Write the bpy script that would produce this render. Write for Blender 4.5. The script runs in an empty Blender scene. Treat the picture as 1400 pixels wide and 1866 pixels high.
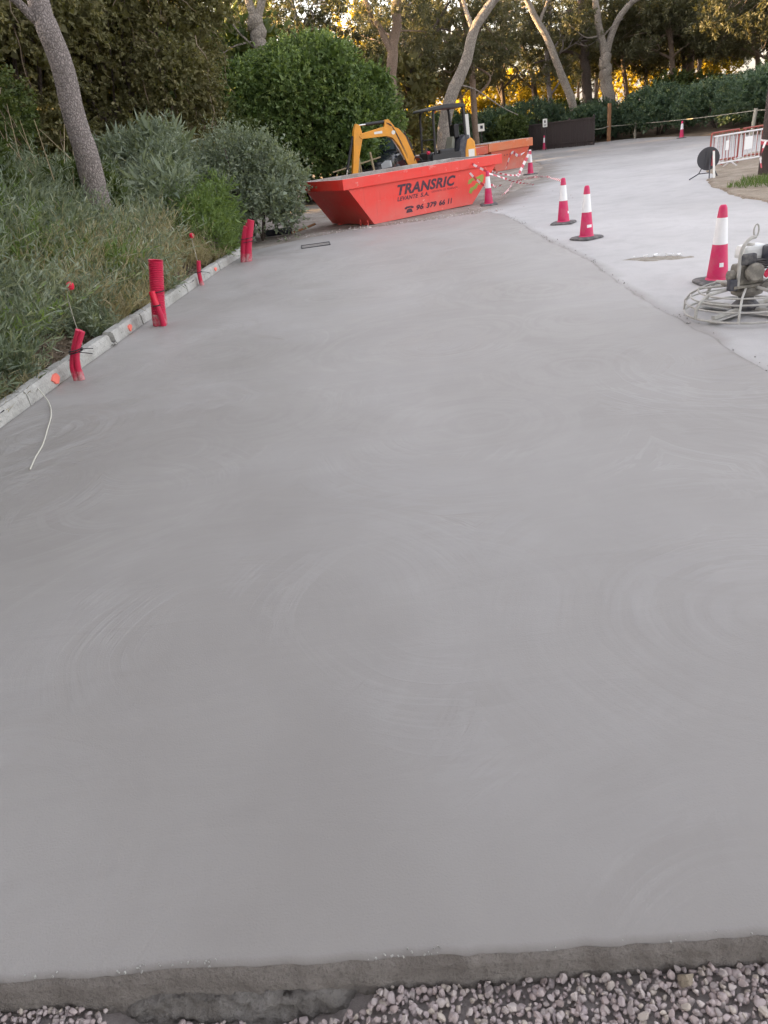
import bpy, bmesh, math, random
import numpy as np
from mathutils import Vector, Matrix, Euler
PI = math.pi
R = math.radians
S = bpy.context.scene
C = S.collection
# ------------------------------------------------------------------ camera, sky, sun, exposure
CAM_H, PITCH, ROLL, FPX = 1.7263, R(27.103), R(7.663), 1320.0
cam = bpy.data.cameras.new('camera')
cam.sensor_fit = 'VERTICAL'; cam.sensor_height = 36.0; cam.sensor_width = 27.0
cam.lens = FPX / 1866.0 * 36.0
cam.clip_start = 0.05; cam.clip_end = 3000
cam_o = bpy.data.objects.new('camera', cam); C.objects.link(cam_o)
fw = Vector((0, math.cos(PITCH), -math.sin(PITCH))); up0 = Vector((0, math.sin(PITCH), math.cos(PITCH))); rt0 = Vector((1, 0, 0))
rt = rt0 * math.cos(ROLL) - up0 * math.sin(ROLL); up = rt0 * math.sin(ROLL) + up0 * math.cos(ROLL)
M = Matrix((rt, up, -fw)).transposed().to_4x4(); M.translation = (0, 0, CAM_H)
cam_o.matrix_world = M
S.camera = cam_o

SUN_EL, SUN_AZ = R(9.5), R(-74.0)            # azimuth from +Y, negative = to the left
w = bpy.data.worlds.new('World'); S.world = w; w.use_nodes = True
nt = w.node_tree; nt.nodes.clear()
sky = nt.nodes.new('ShaderNodeTexSky'); sky.sky_type = 'NISHITA'; sky.sun_disc = False
sky.sun_elevation = SUN_EL; sky.sun_rotation = SUN_AZ
sky.air_density = 1.0; sky.dust_density = 2.5; sky.ozone_density = 0.6; sky.altitude = 20
hs = nt.nodes.new('ShaderNodeHueSaturation'); hs.inputs['Saturation'].default_value = 0.36
mx = nt.nodes.new('ShaderNodeMix'); mx.data_type = 'RGBA'; mx.blend_type = 'MULTIPLY'; mx.inputs[0].default_value = 1.0
mx.inputs[7].default_value = (1.0, 0.930, 0.912, 1)
bg = nt.nodes.new('ShaderNodeBackground'); bg.inputs['Strength'].default_value = 0.15
wo = nt.nodes.new('ShaderNodeOutputWorld')
nt.links.new(sky.outputs[0], hs.inputs['Color']); nt.links.new(hs.outputs[0], mx.inputs[6])
nt.links.new(mx.outputs[2], bg.inputs[0]); nt.links.new(bg.outputs[0], wo.inputs[0])
sun = bpy.data.lights.new('sun', 'SUN'); sun.energy = 5.0; sun.angle = R(0.5); sun.color = (1.0, 0.62, 0.27)
sun_o = bpy.data.objects.new('sun', sun); C.objects.link(sun_o)
sdir = Vector((math.sin(SUN_AZ) * math.cos(SUN_EL), math.cos(SUN_AZ) * math.cos(SUN_EL), math.sin(SUN_EL)))
sun_o.rotation_euler = sdir.to_track_quat('Z', 'Y').to_euler(); sun_o.location = sdir * 100
S.view_settings.view_transform = 'Standard'; S.view_settings.look = 'None'
S.view_settings.gamma = 1.0; S.view_settings.use_curve_mapping = False
S.view_settings.exposure = 2.8
S.cycles.max_bounces = 6; S.cycles.diffuse_bounces = 5; S.cycles.glossy_bounces = 2
S.cycles.transmission_bounces = 4; S.cycles.transparent_max_bounces = 4
S.cycles.use_denoising = True

# ------------------------------------------------------------------ helpers
class G:
    """tiny node-graph helper"""
    def __init__(self, name):
        self.m = bpy.data.materials.new(name); self.m.use_nodes = True
        self.t = self.m.node_tree; self.t.nodes.clear()
        self.out = self.t.nodes.new('ShaderNodeOutputMaterial')
        self.co = None
    def n(self, kind, ins=None, **props):
        nd = self.t.nodes.new('ShaderNode' + kind)
        for k, v in props.items(): setattr(nd, k, v)
        for k, v in (ins or {}).items(): self.put(nd.inputs[k], v)
        return nd
    def put(self, sock, v):
        if isinstance(v, bpy.types.NodeSocket): self.t.links.new(v, sock)
        else:
            if isinstance(v, (tuple, list)) and len(v) == 3 and sock.type == 'RGBA': v = (*v, 1)
            sock.default_value = v
    def pos(self, obj=False):
        return self.n('TexCoord').outputs['Object'] if obj else self.n('NewGeometry').outputs['Position']
    def noise(self, vec, scale, detail=4, rough=0.55, dist=0.0):
        return self.n('TexNoise', {'Vector': vec, 'Scale': scale, 'Detail': detail, 'Roughness': rough, 'Distortion': dist}).outputs['Fac']
    def ramp(self, fac, *stops):
        nd = self.n('ValToRGB', {'Fac': fac}); cr = nd.color_ramp
        while len(cr.elements) < len(stops): cr.elements.new(0.5)
        for e, (p, c) in zip(cr.elements, stops):
            e.position = p; e.color = (*c, 1) if isinstance(c, (tuple, list)) else (c, c, c, 1)
        return nd.outputs['Color']
    def mix(self, fac, a, b, mode='MIX'):
        nd = self.n('Mix', data_type='RGBA', blend_type=mode)
        self.put(nd.inputs[0], fac); self.put(nd.inputs[6], a); self.put(nd.inputs[7], b)
        return nd.outputs[2]
    def math(self, op, a, b=0.0, clamp=False):
        nd = self.n('Math', operation=op, use_clamp=clamp); self.put(nd.inputs[0], a); self.put(nd.inputs[1], b)
        return nd.outputs[0]
    def scale(self, vec, s):
        nd = self.n('VectorMath', {0: vec, 1: s}, operation='MULTIPLY'); return nd.outputs[0]
    def attr(self, name):
        return self.n('Attribute', attribute_name=name).outputs['Fac']
    def bsdf(self, col, rough=0.7, bump=None, bstr=0.3, bdist=0.01, metal=0.0, spec=0.5):
        p = self.n('BsdfPrincipled', {'Base Color': col, 'Roughness': rough, 'Metallic': metal, 'Specular IOR Level': spec})
        if bump is not None:
            b = self.n('Bump', {'Height': bump, 'Strength': bstr, 'Distance': bdist})
            self.t.links.new(b.outputs[0], p.inputs['Normal'])
        self.t.links.new(p.outputs[0], self.out.inputs[0])
        return self.m

def paint(name, col, rough=0.45, dirt=(0.25, 0.22, 0.19), amount=0.35, scale=6.0, metal=0.0):
    g = G(name); v = g.pos(True)
    n1 = g.noise(v, scale, 6, 0.65); n2 = g.noise(v, scale * 7, 4, 0.7)
    f = g.math('MULTIPLY', g.ramp(n1, (0.42, 0.0), (0.75, 1.0)), amount)
    f2 = g.math('MULTIPLY', g.ramp(n2, (0.55, 0.0), (0.8, 1.0)), amount * 0.6)
    c = g.mix(f, col, dirt); c = g.mix(f2, c, tuple(x * 0.6 for x in dirt))
    r = g.math('ADD', g.math('MULTIPLY', n1, 0.3), rough - 0.12)
    return g.bsdf(c, r, n2, 0.12, 0.004, metal)

def leafmat(name, a, b, c=None, trans=0.35, rough=0.55):
    """leaf colours a..b (..c) picked by the leaf's own tone"""
    g = G(name); t = g.attr('tone')
    stops = [(0.0, a), (0.6, b)] + ([(1.0, c)] if c else [])
    col = g.ramp(t, *stops)
    p = g.n('BsdfPrincipled', {'Base Color': col, 'Roughness': rough, 'Specular IOR Level': 0.35})
    tr = g.n('BsdfTranslucent', {'Color': g.mix(1.0, col, (1.35, 1.3, 0.6), 'MULTIPLY')})
    ms = g.n('MixShader', {0: trans, 1: p.outputs[0], 2: tr.outputs[0]})
    g.t.links.new(ms.outputs[0], g.out.inputs[0])
    return g.m

def bark(name, dark, light, scale=9.0, patch=None):
    g = G(name); v = g.pos(True)
    wv = g.n('TexNoise', {'Vector': v, 'Scale': scale * 1.2, 'Detail': 4.0}).outputs['Color']
    v = g.n('VectorMath', {0: v, 1: g.scale(wv, (0.10, 0.10, 0.10))}, operation='ADD').outputs[0]
    v2 = g.scale(v, (1.0, 1.0, 0.5))
    vo = g.n('TexVoronoi', {'Vector': v2, 'Scale': scale * 4.2, 'Randomness': 1.0}, feature='DISTANCE_TO_EDGE').outputs['Distance']
    n1 = g.noise(v2, scale, 6, 0.65, 0.6); n2 = g.noise(v, 1.3, 3)
    crack = g.ramp(g.math('ADD', vo, g.math('MULTIPLY', g.noise(v, scale * 6, 4, 0.7), 0.2)), (0.05, 0.12), (0.30, 1.0))
    f = g.math('MULTIPLY', crack, g.math('ADD', n1, 0.25), True)
    c = g.mix(g.math('MULTIPLY', f, 1.25, True), dark, light)
    if patch: c = g.mix(g.ramp(g.noise(v2, scale * 0.5, 5, 0.7), (0.54, 0.0), (0.66, 0.85)), c, patch)
    c = g.mix(g.math('MULTIPLY', n2, 0.4), c, tuple(x * 0.55 for x in light))
    return g.bsdf(c, 0.9, f, 0.9, 0.03)

def obj(name, data, parent=None, mat=None, loc=None):
    o = bpy.data.objects.new(name, data); C.objects.link(o)
    if parent: o.parent = parent
    if mat and data is not None and not data.materials: data.materials.append(mat)
    if loc is not None: o.location = loc
    return o
def tag(o, label=None, cat=None, group=None, kind=None):
    if label: o['label'] = label
    if cat: o['category'] = cat
    if group: o['group'] = group
    if kind: o['kind'] = kind
    return o
def thing(name, label, cat, loc=(0, 0, 0), rotz=0.0, group=None):
    o = bpy.data.objects.new(name, None); C.objects.link(o); o.empty_display_size = 0.2
    o.location = loc; o.rotation_euler = (0, 0, rotz)
    return tag(o, label, cat, group)
def copy_tree(o, parent=None):
    c = o.copy(); C.objects.link(c); c.parent = parent
    for ch in list(o.children): copy_tree(ch, c)
    return c

class MB:
    """collects shapes into one mesh"""
    def __init__(self): self.v = []; self.f = []; self.mi = []; self.cur = 0
    def add(self, vs, fs):
        k = len(self.v); self.v += [tuple(p) for p in vs]
        for f in fs: self.f.append([i + k for i in f]); self.mi.append(self.cur)
        return self
    def box(self, c, s, rot=None, taper=None):
        hx, hy, hz = s[0] / 2, s[1] / 2, s[2] / 2; vs = []
        for z in (-1, 1):
            t = taper if (taper and z > 0) else (1, 1)
            for x, y in ((-1, -1), (1, -1), (1, 1), (-1, 1)): vs.append(Vector((x * hx * t[0], y * hy * t[1], z * hz)))
        if rot is not None:
            m = Euler(rot).to_matrix(); vs = [m @ p for p in vs]
        vs = [p + Vector(c) for p in vs]
        return self.add(vs, [(3, 2, 1, 0), (4, 5, 6, 7), (0, 1, 5, 4), (1, 2, 6, 5), (2, 3, 7, 6), (3, 0, 4, 7)])
    def tube(self, pts, radii, n=8, cap=True, closed=False, flat=1.0):
        pts = [Vector(p) for p in pts]
        if not hasattr(radii, '__len__'): radii = [radii] * len(pts)
        m = len(pts); vs = []; ref = None
        for i, p in enumerate(pts):
            if closed: d = pts[(i + 1) % m] - pts[i - 1]
            else: d = pts[min(i + 1, m - 1)] - pts[max(i - 1, 0)]
            d = d.normalized() if d.length > 1e-9 else Vector((0, 0, 1))
            if ref is None: ref = Vector((0, 0, 1)) if abs(d.z) < 0.9 else Vector((1, 0, 0))
            a = (ref - d * ref.dot(d))
            if a.length < 1e-5: a = Vector((0, 1, 0)) - d * d.y
            a.normalize(); b = d.cross(a); ref = a
            for k in range(n):
                t = 2 * PI * k / n; vs.append(p + (a * math.cos(t) + b * math.sin(t) * flat) * radii[i])
        fs = []
        for i in range(m if closed else m - 1):
            j = (i + 1) % m
            for k in range(n): fs.append((i * n + k, i * n + (k + 1) % n, j * n + (k + 1) % n, j * n + k))
        if cap and not closed: fs.append(tuple(range(n))[::-1]); fs.append(tuple((m - 1) * n + k for k in range(n)))
        return self.add(vs, fs)
    def lathe(self, prof, c=(0, 0, 0), n=20, axis='Z'):
        vs = []; m = len(prof)
        for r, z in prof:
            for k in range(n):
                t = 2 * PI * k / n; x, y = r * math.cos(t), r * math.sin(t)
                p = {'Z': (x, y, z), 'X': (z, x, y), 'Y': (y, z, x)}[axis]
                vs.append((p[0] + c[0], p[1] + c[1], p[2] + c[2]))
        fs = [(i * n + k, i * n + (k + 1) % n, (i + 1) * n + (k + 1) % n, (i + 1) * n + k) for i in range(m - 1) for k in range(n)]
        fs.append(tuple(range(n))[::-1]); fs.append(tuple((m - 1) * n + k for k in range(n)))
        return self.add(vs, fs)
    def prism(self, poly, y0, y1):
        """polygon in xz, extruded along y"""
        n = len(poly); vs = [(x, y0, z) for x, z in poly] + [(x, y1, z) for x, z in poly]
        fs = [tuple(range(n)), tuple(range(n, 2 * n))[::-1]] + [(i, i + n, (i + 1) % n + n, (i + 1) % n) for i in range(n)]
        return self.add(vs, fs)
    def build(self, name, mats, parent=None, smooth=False, bevel=0.0, loc=None):
        me = bpy.data.meshes.new(name); me.from_pydata(self.v, [], self.f)
        mats = mats if isinstance(mats, (list, tuple)) else [mats]
        for m in mats: me.materials.append(m)
        if len(mats) > 1: me.polygons.foreach_set('material_index', self.mi)
        bm = bmesh.new(); bm.from_mesh(me); bmesh.ops.recalc_face_normals(bm, faces=bm.faces)
        if bevel:
            es = [e for e in bm.edges if len(e.link_faces) == 2 and e.calc_face_angle(0) > 0.6]
            bmesh.ops.bevel(bm, geom=es, offset=bevel, segments=2, affect='EDGES', profile=0.6)
        bm.to_mesh(me); bm.free()
        if smooth:
            me.polygons.foreach_set('use_smooth', [True] * len(me.polygons))
            try: me.set_sharp_from_angle(angle=R(38))
            except Exception: pass
        return obj(name, me, parent, loc=loc)

def npmesh(name, V, F, mats, parent=None, tone=None, tone_domain='FACE', smooth=False, mi=None):
    """mesh from numpy arrays; F is (n,3) or (n,4)"""
    V = np.asarray(V, np.float32); F = np.asarray(F, np.int32); k = F.shape[1]
    me = bpy.data.meshes.new(name)
    me.vertices.add(len(V)); me.vertices.foreach_set('co', V.ravel())
    me.loops.add(F.size); me.loops.foreach_set('vertex_index', F.ravel())
    me.polygons.add(len(F)); me.polygons.foreach_set('loop_start', np.arange(0, F.size, k, dtype=np.int32))
    me.update(calc_edges=True)
    for m in (mats if isinstance(mats, (list, tuple)) else [mats]): me.materials.append(m)
    if mi is not None: me.polygons.foreach_set('material_index', np.asarray(mi, np.int32))
    if tone is not None:
        at = me.attributes.new('tone', 'FLOAT', tone_domain); at.data.foreach_set('value', np.asarray(tone, np.float32))
    if smooth: me.polygons.foreach_set('use_smooth', np.ones(len(F), bool))
    return obj(name, me, parent)

def unit(a): return a / np.maximum(np.linalg.norm(a, axis=-1, keepdims=True), 1e-9)
def leafset(P, D, L, W, rng, bend=0.25):
    """one folded rhombic leaf per row: base P, direction D"""
    n = len(P); D = unit(D); r = unit(rng.normal(size=(n, 3))); s = unit(np.cross(D, r)); u = np.cross(s, D)
    L = np.broadcast_to(L, (n,))[:, None]; W = np.broadcast_to(W, (n,))[:, None]
    mid = P + D * L * 0.5
    V = np.stack([P, mid + s * W / 2 + u * W * bend, P + D * L - u * L * 0.12, mid - s * W / 2 + u * W * bend], 1).reshape(-1, 3)
    F = np.arange(4 * n).reshape(n, 4)
    return V, F
def merge(parts):
    Vs, Fs, Ts, k = [], [], [], 0
    for V, F, T in parts:
        Vs.append(V); Fs.append(F + k); Ts.append(T); k += len(V)
    return np.concatenate(Vs), np.concatenate(Fs), np.concatenate(Ts)

def vnoise(x, y, seed=0):
    """smooth value noise, arrays in, -1..1 out"""
    x = np.asarray(x, float); y = np.asarray(y, float)
    xi = np.floor(x).astype(np.int64); yi = np.floor(y).astype(np.int64); fx = x - xi; fy = y - yi
    def h(a, b):
        q = (a * 374761393 + b * 668265263 + seed * 1442695041) & 0xffffffff
        q = ((q ^ (q >> 13)) * 1274126177) & 0xffffffff
        return ((q ^ (q >> 16)) & 0xffff) / 32767.5 - 1
    u = fx * fx * (3 - 2 * fx); v = fy * fy * (3 - 2 * fy)
    return (h(xi, yi) * (1 - u) + h(xi + 1, yi) * u) * (1 - v) + (h(xi, yi + 1) * (1 - u) + h(xi + 1, yi + 1) * u) * v
def fbm(x, y, seed=0, o=4):
    s = 0; a = 1; t = 0
    for i in range(o): s = s + a * vnoise(np.asarray(x) * 2 ** i, np.asarray(y) * 2 ** i, seed + i); t += a; a *= 0.5
    return s / t
def sstep(a, b, x):
    t = np.clip((np.asarray(x, float) - a) / (b - a), 0, 1); return t * t * (3 - 2 * t)

# ------------------------------------------------------------------ ground materials
def m_slab():
    g = G('fresh_concrete'); p = g.pos()
    # swirls left by the power trowel: arcs around scattered centres
    def swirl(scale, off, freq, seed):
        v = g.n('VectorMath', {0: p, 1: off}, operation='ADD').outputs[0]
        v = g.scale(v, (1, 1, 0))
        warp = g.n('TexNoise', {'Vector': v, 'Scale': 1.1, 'Detail': 2.0}).outputs['Color']
        vw = g.n('VectorMath', {0: v, 1: g.scale(warp, (0.16, 0.16, 0))}, operation='ADD').outputs[0]
        vo = g.n('TexVoronoi', {'Vector': vw, 'Scale': scale, 'Randomness': 0.9}, voronoi_dimensions='2D', feature='F1')
        d = vo.outputs['Distance']
        dl = g.n('VectorMath', {0: g.scale(vw, (scale, scale, 0)), 1: g.scale(vo.outputs['Position'], (scale, scale, 0))}, operation='SUBTRACT').outputs[0]
        nn = g.n('CombineXYZ', {'X': g.math('MULTIPLY', d, freq), 'Y': g.math('MULTIPLY', g.noise(v, 1.2, 2), 2.5), 'Z': seed}).outputs[0]
        return g.n('TexNoise', {'Vector': nn, 'Scale': 1.0, 'Detail': 3.0, 'Roughness': 0.6}).outputs['Fac'], d
    s1, d1 = swirl(0.62, (3.1, 7.7, 0), 20.0, 0.3)
    s2, d2 = swirl(0.48, (11.3, 2.2, 0), 15.0, 5.3)
    mask = g.ramp(g.noise(p, 0.45, 3), (0.44, 0.0), (0.66, 1.0))
    sw = g.math('ADD', g.math('MULTIPLY', s1, 0.55), g.math('MULTIPLY', s2, 0.45))
    line = g.ramp(sw, (0.44, 0.0), (0.56, 1.0), )
    def ridge(v, c, w_): return g.ramp(g.math('ABSOLUTE', g.math('SUBTRACT', v, c)), (0.0, 1.0), (w_, 0.0))
    rg1 = g.math('MULTIPLY', ridge(s1, 0.45, 0.05), g.ramp(g.noise(p, 0.9, 2), (0.52, 0.0), (0.66, 1.0)))
    rg2 = g.math('MULTIPLY', ridge(s2, 0.53, 0.05), g.ramp(g.noise(g.scale(p, (1, 1, 0)), 0.7, 2, 0.5, 0.5), (0.52, 0.0), (0.66, 1.0)))
    rdg = g.math('MAXIMUM', rg1, rg2)
    big = g.noise(g.scale(p, (1, 0.6, 1)), 0.5, 4, 0.55)
    fine = g.noise(p, 160, 3, 0.6); med = g.noise(p, 14, 5, 0.6)
    streak = g.noise(g.scale(p, (0.55, 2.6, 1)), 1.7, 4, 0.55, 0.8)
    base = g.ramp(big, (0.3, (0.245, 0.230, 0.220)), (0.52, (0.297, 0.283, 0.274)), (0.72, (0.354, 0.341, 0.335)))
    c = g.mix(g.math('MULTIPLY', line, g.math('MULTIPLY', mask, 0.36)), base, (0.42, 0.412, 0.42))
    c = g.mix(g.math('MULTIPLY', g.ramp(streak, (0.45, 0.0), (0.8, 1.0)), 0.14), c, (0.20, 0.187, 0.180))
    c = g.mix(g.math('MULTIPLY', g.ramp(med, (0.5, 0.0), (0.8, 1.0)), 0.10), c, (0.22, 0.21, 0.21))
    c = g.mix(g.math('MULTIPLY', rdg, 0.16), c, (0.46, 0.452, 0.455))
    damp = g.attr('tone')
    dn = g.math('MULTIPLY', damp, g.math('ADD', med, 0.5), True)
    c = g.mix(g.math('MULTIPLY', dn, 0.75), c, (0.145, 0.128, 0.115))
    c = g.mix(g.math('MULTIPLY', fine, 0.12), c, (0.21, 0.20, 0.20))
    h = g.math('ADD', g.math('ADD', g.math('MULTIPLY', g.math('MULTIPLY', sw, mask), 0.6), g.math('MULTIPLY', rdg, 0.05)), g.math('ADD', g.math('MULTIPLY', fine, 0.05), g.math('MULTIPLY', streak, 0.16)))
    r = g.math('ADD', g.math('MULTIPLY', big, 0.3), g.math('ADD', 0.34, g.math('MULTIPLY', line, 0.10)))
    return g.bsdf(c, r, h, 0.7, 0.03, spec=0.45)
def m_road():
    g = G('dusty_road'); p = g.pos()
    big = g.noise(g.scale(p, (1, 0.8, 1)), 0.32, 5, 0.6, 0.4); med = g.noise(p, 2.6, 6, 0.62, 0.5); fine = g.noise(p, 70, 4, 0.7)
    sx = g.n('SeparateXYZ', {0: p}).outputs
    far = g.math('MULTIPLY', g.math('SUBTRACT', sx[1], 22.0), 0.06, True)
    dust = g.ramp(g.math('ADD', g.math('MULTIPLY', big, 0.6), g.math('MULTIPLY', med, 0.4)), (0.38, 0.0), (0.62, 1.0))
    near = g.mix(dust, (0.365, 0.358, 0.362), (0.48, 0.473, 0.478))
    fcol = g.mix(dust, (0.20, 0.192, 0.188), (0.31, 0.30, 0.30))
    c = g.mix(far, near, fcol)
    c = g.mix(g.math('MULTIPLY', g.ramp(med, (0.55, 0.0), (0.75, 1.0)), 0.35), c, (0.30, 0.285, 0.27))
    c = g.mix(g.math('MULTIPLY', g.attr('tone'), 0.8), c, (0.16, 0.135, 0.11))
    c = g.mix(g.math('MULTIPLY', g.ramp(fine, (0.5, 0.0), (0.8, 1.0)), 0.3), c, (0.2, 0.19, 0.18))
    h = g.math('ADD', g.math('MULTIPLY', med, 0.6), g.math('MULTIPLY', fine, 0.25))
    return g.bsdf(c, 0.88, h, 0.5, 0.015)
def m_dirt(name, a, b, c2, scale=3.0):
    g = G(name); p = g.pos()
    n1 = g.noise(p, scale, 6, 0.65, 0.3); n2 = g.noise(p, scale * 12, 5, 0.7)
    c = g.ramp(n1, (0.32, a), (0.52, b), (0.72, c2))
    c = g.mix(g.math('MULTIPLY', g.ramp(n2, (0.42, 0.0), (0.7, 1.0)), 0.6), c, tuple(x * 0.45 for x in b))
    return g.bsdf(c, 0.95, g.math('ADD', n1, n2), 0.8, 0.03)
def m_rough_concrete(name, a, b, stain, scale=5.0):
    g = G(name); p = g.pos()
    n1 = g.noise(p, scale, 6, 0.65); n2 = g.noise(p, scale * 9, 5, 0.7); n3 = g.noise(p, scale * 0.4, 3)
    c = g.ramp(n1, (0.35, a), (0.65, b))
    c = g.mix(g.math('MULTIPLY', g.ramp(n3, (0.45, 0.0), (0.65, 1.0)), 0.5), c, stain)
    c = g.mix(g.math('MULTIPLY', g.ramp(n2, (0.52, 0.0), (0.68, 1.0)), 0.55), c, tuple(x * 0.45 for x in a))
    return g.bsdf(c, 0.92, g.math('ADD', n1, g.math('MULTIPLY', n2, 0.8)), 1.0, 0.016)
def m_stone():
    g = G('gravel_stone'); p = g.pos(True)
    rnd = g.n('ObjectInfo').outputs['Random']
    t = g.math('FRACT', g.math('ADD', rnd, g.attr('tone')))
    c = g.ramp(t, (0.0, (0.38, 0.31, 0.305)), (0.25, (0.50, 0.425, 0.42)), (0.45, (0.43, 0.37, 0.38)), (0.62, (0.60, 0.54, 0.52)), (0.8, (0.34, 0.295, 0.30)), (0.95, (0.55, 0.49, 0.43)))
    n = g.noise(p, 60, 5, 0.7)
    c = g.mix(g.math('MULTIPLY', g.ramp(n, (0.4, 0.0), (0.7, 1.0)), 0.4), c, (0.22, 0.18, 0.18))
    return g.bsdf(c, 0.85, n, 0.4, 0.004)

MS = dict(
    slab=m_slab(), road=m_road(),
    litter=m_dirt('forest_litter', (0.10, 0.075, 0.05), (0.17, 0.125, 0.085), (0.23, 0.18, 0.13), 2.2),
    apron=m_dirt('dusty_gravel_ground', (0.22, 0.185, 0.155), (0.34, 0.30, 0.265), (0.44, 0.41, 0.385), 1.4),
    verge=m_dirt('bare_verge_soil', (0.20, 0.155, 0.11), (0.30, 0.25, 0.195), (0.40, 0.35, 0.30), 2.0),
    sand=m_dirt('dry_mortar_crust', (0.30, 0.265, 0.22), (0.38, 0.345, 0.30), (0.5, 0.47, 0.43), 9.0),
    edge=m_rough_concrete('damp_slab_edge', (0.195, 0.175, 0.162), (0.28, 0.256, 0.24), (0.215, 0.192, 0.177), 11.0),
    footing=m_rough_concrete('old_footing', (0.20, 0.186, 0.176), (0.31, 0.295, 0.285), (0.18, 0.163, 0.15), 16.0),
    kerb=m_rough_concrete('kerb_concrete', (0.33, 0.325, 0.31), (0.47, 0.465, 0.45), (0.27, 0.26, 0.235), 4.0),
    stone=m_stone(),
    bed=m_dirt('gravel_bed_soil', (0.40, 0.35, 0.34), (0.50, 0.45, 0.44), (0.58, 0.53, 0.52), 40.0),
)

# ------------------------------------------------------------------ ground outline curves
KX = np.array([(-2.0, -3.45), (4.0, -3.16), (5.79, -3.03), (7.54, -2.90), (9.64, -2.70), (11.45, -2.53), (13.75, -2.30), (15.0, -2.14), (15.9, -2.0)])
def kerb_x(y): return np.interp(y, KX[:, 0], KX[:, 1])
RX = np.array([(0.9, 2.66), (4.7, 2.74), (5.46, 2.81), (6.35, 2.84), (7.22, 2.88), (8.14, 2.93), (9.44, 3.10), (10.75, 3.13), (11.79, 3.12), (13.95, 3.27), (15.99, 3.36), (17.4, 3.2)])
def right_x(y):
    y = np.asarray(y, float)
    return np.interp(y, RX[:, 0], RX[:, 1]) + 0.035 * fbm(y * 1.3, y * 0 + 3.3, 5, 4) + 0.04 * fbm(y * 6, y * 0 + 1.3, 8, 5)
def bank(x, y):
    """height of the wooded bank left of the kerb and of the ground beyond the road"""
    x = np.asarray(x, float); y = np.asarray(y, float)
    d = np.where(y < 15.9, kerb_x(np.clip(y, -2, 15.9)), -2.0 - (y - 15.9) * 0.16) - x
    lf = sstep(14, 22, y)
    z = (0.10 + 1.55 * sstep(0.1, 3.8, d)) * (1 - lf) + lf * (1.2 * sstep(0.8, 5.5, d))
    z = np.where(d > 0.05, z, 0)
    z = z + np.where(d > 0.3, 0.10 * fbm(x * 0.9, y * 0.9, 3), 0)
    return z

# one ground sheet reaching the horizon
def ground():
    xs = np.concatenate([np.array([-900, -400, -180, -90, -50, -30, -22, -16]), np.arange(-12, 12.01, 0.25), np.array([13, 14.5, 16, 18, 20, 24, 30, 45, 70, 120, 250, 500, 900])])
    ys = np.concatenate([np.array([-900, -400, -150, -60, -20, -8, -4]), np.arange(-2.5, 26, 0.25), np.arange(26, 60, 2.0), np.array([65, 75, 90, 120, 180, 300, 600, 1200])])
    X, Y = np.meshgrid(xs, ys); Z = bank(X, Y) - 0.08
    Z = np.where((Y < 1.3) & (X > kerb_x(np.clip(Y, -2, 15.9)) + 0.02), -0.30, Z)
    Z = Z + 0.9 * sstep(49, 56, Y) * sstep(4, 9, X) + 0.5 * sstep(19.0, 23, X) * sstep(20, 26, Y)
    nx, ny = len(xs), len(ys)
    I = np.arange(nx * ny).reshape(ny, nx)
    F = np.stack([I[:-1, :-1], I[:-1, 1:], I[1:, 1:], I[1:, :-1]], -1).reshape(-1, 4)
    o = npmesh('ground', np.stack([X, Y, Z], -1).reshape(-1, 3), F, MS['litter'], smooth=True)
    tag(o, 'brown forest floor of soil and dry litter under the trees', None, None, 'structure')
ground()

def sheet(name, poly, z, mat, label, step=0.5, relief=0.0, tone=None, ragged=0.0, seed=1, mound=0.0):
    """flat irregular sheet cut from a polygon, with ragged edges"""
    pts = []
    n = len(poly)
    for i in range(n):
        a = np.array(poly[i], float); b = np.array(poly[(i + 1) % n], float); m = max(1, int(np.linalg.norm(b - a) / step))
        for k in range(m): pts.append(a + (b - a) * k / m)
    pts = np.array(pts)
    if ragged:
        t = np.arange(len(pts)) * step
        nrm = unit(np.roll(pts, -1, 0) - np.roll(pts, 1, 0))[:, ::-1] * [1, -1]
        pts = pts + nrm * (ragged * fbm(t * 1.1 / max(step, .1) * .35, t * 0 + seed, seed, 4))[:, None]
    bm = bmesh.new(); vs = [bm.verts.new((p[0], p[1], z)) for p in pts]; bm.faces.new(vs)
    bmesh.ops.triangulate(bm, faces=bm.faces)
    bmesh.ops.recalc_face_normals(bm, faces=bm.faces)
    if any(f.normal.z < 0 for f in bm.faces): bmesh.ops.reverse_faces(bm, faces=[f for f in bm.faces if f.normal.z < 0])
    me = bpy.data.meshes.new(name); bm.to_mesh(me); bm.free()
    o = obj(name, me, None, mat); tag(o, label, None, None, 'structure'); return o

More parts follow.
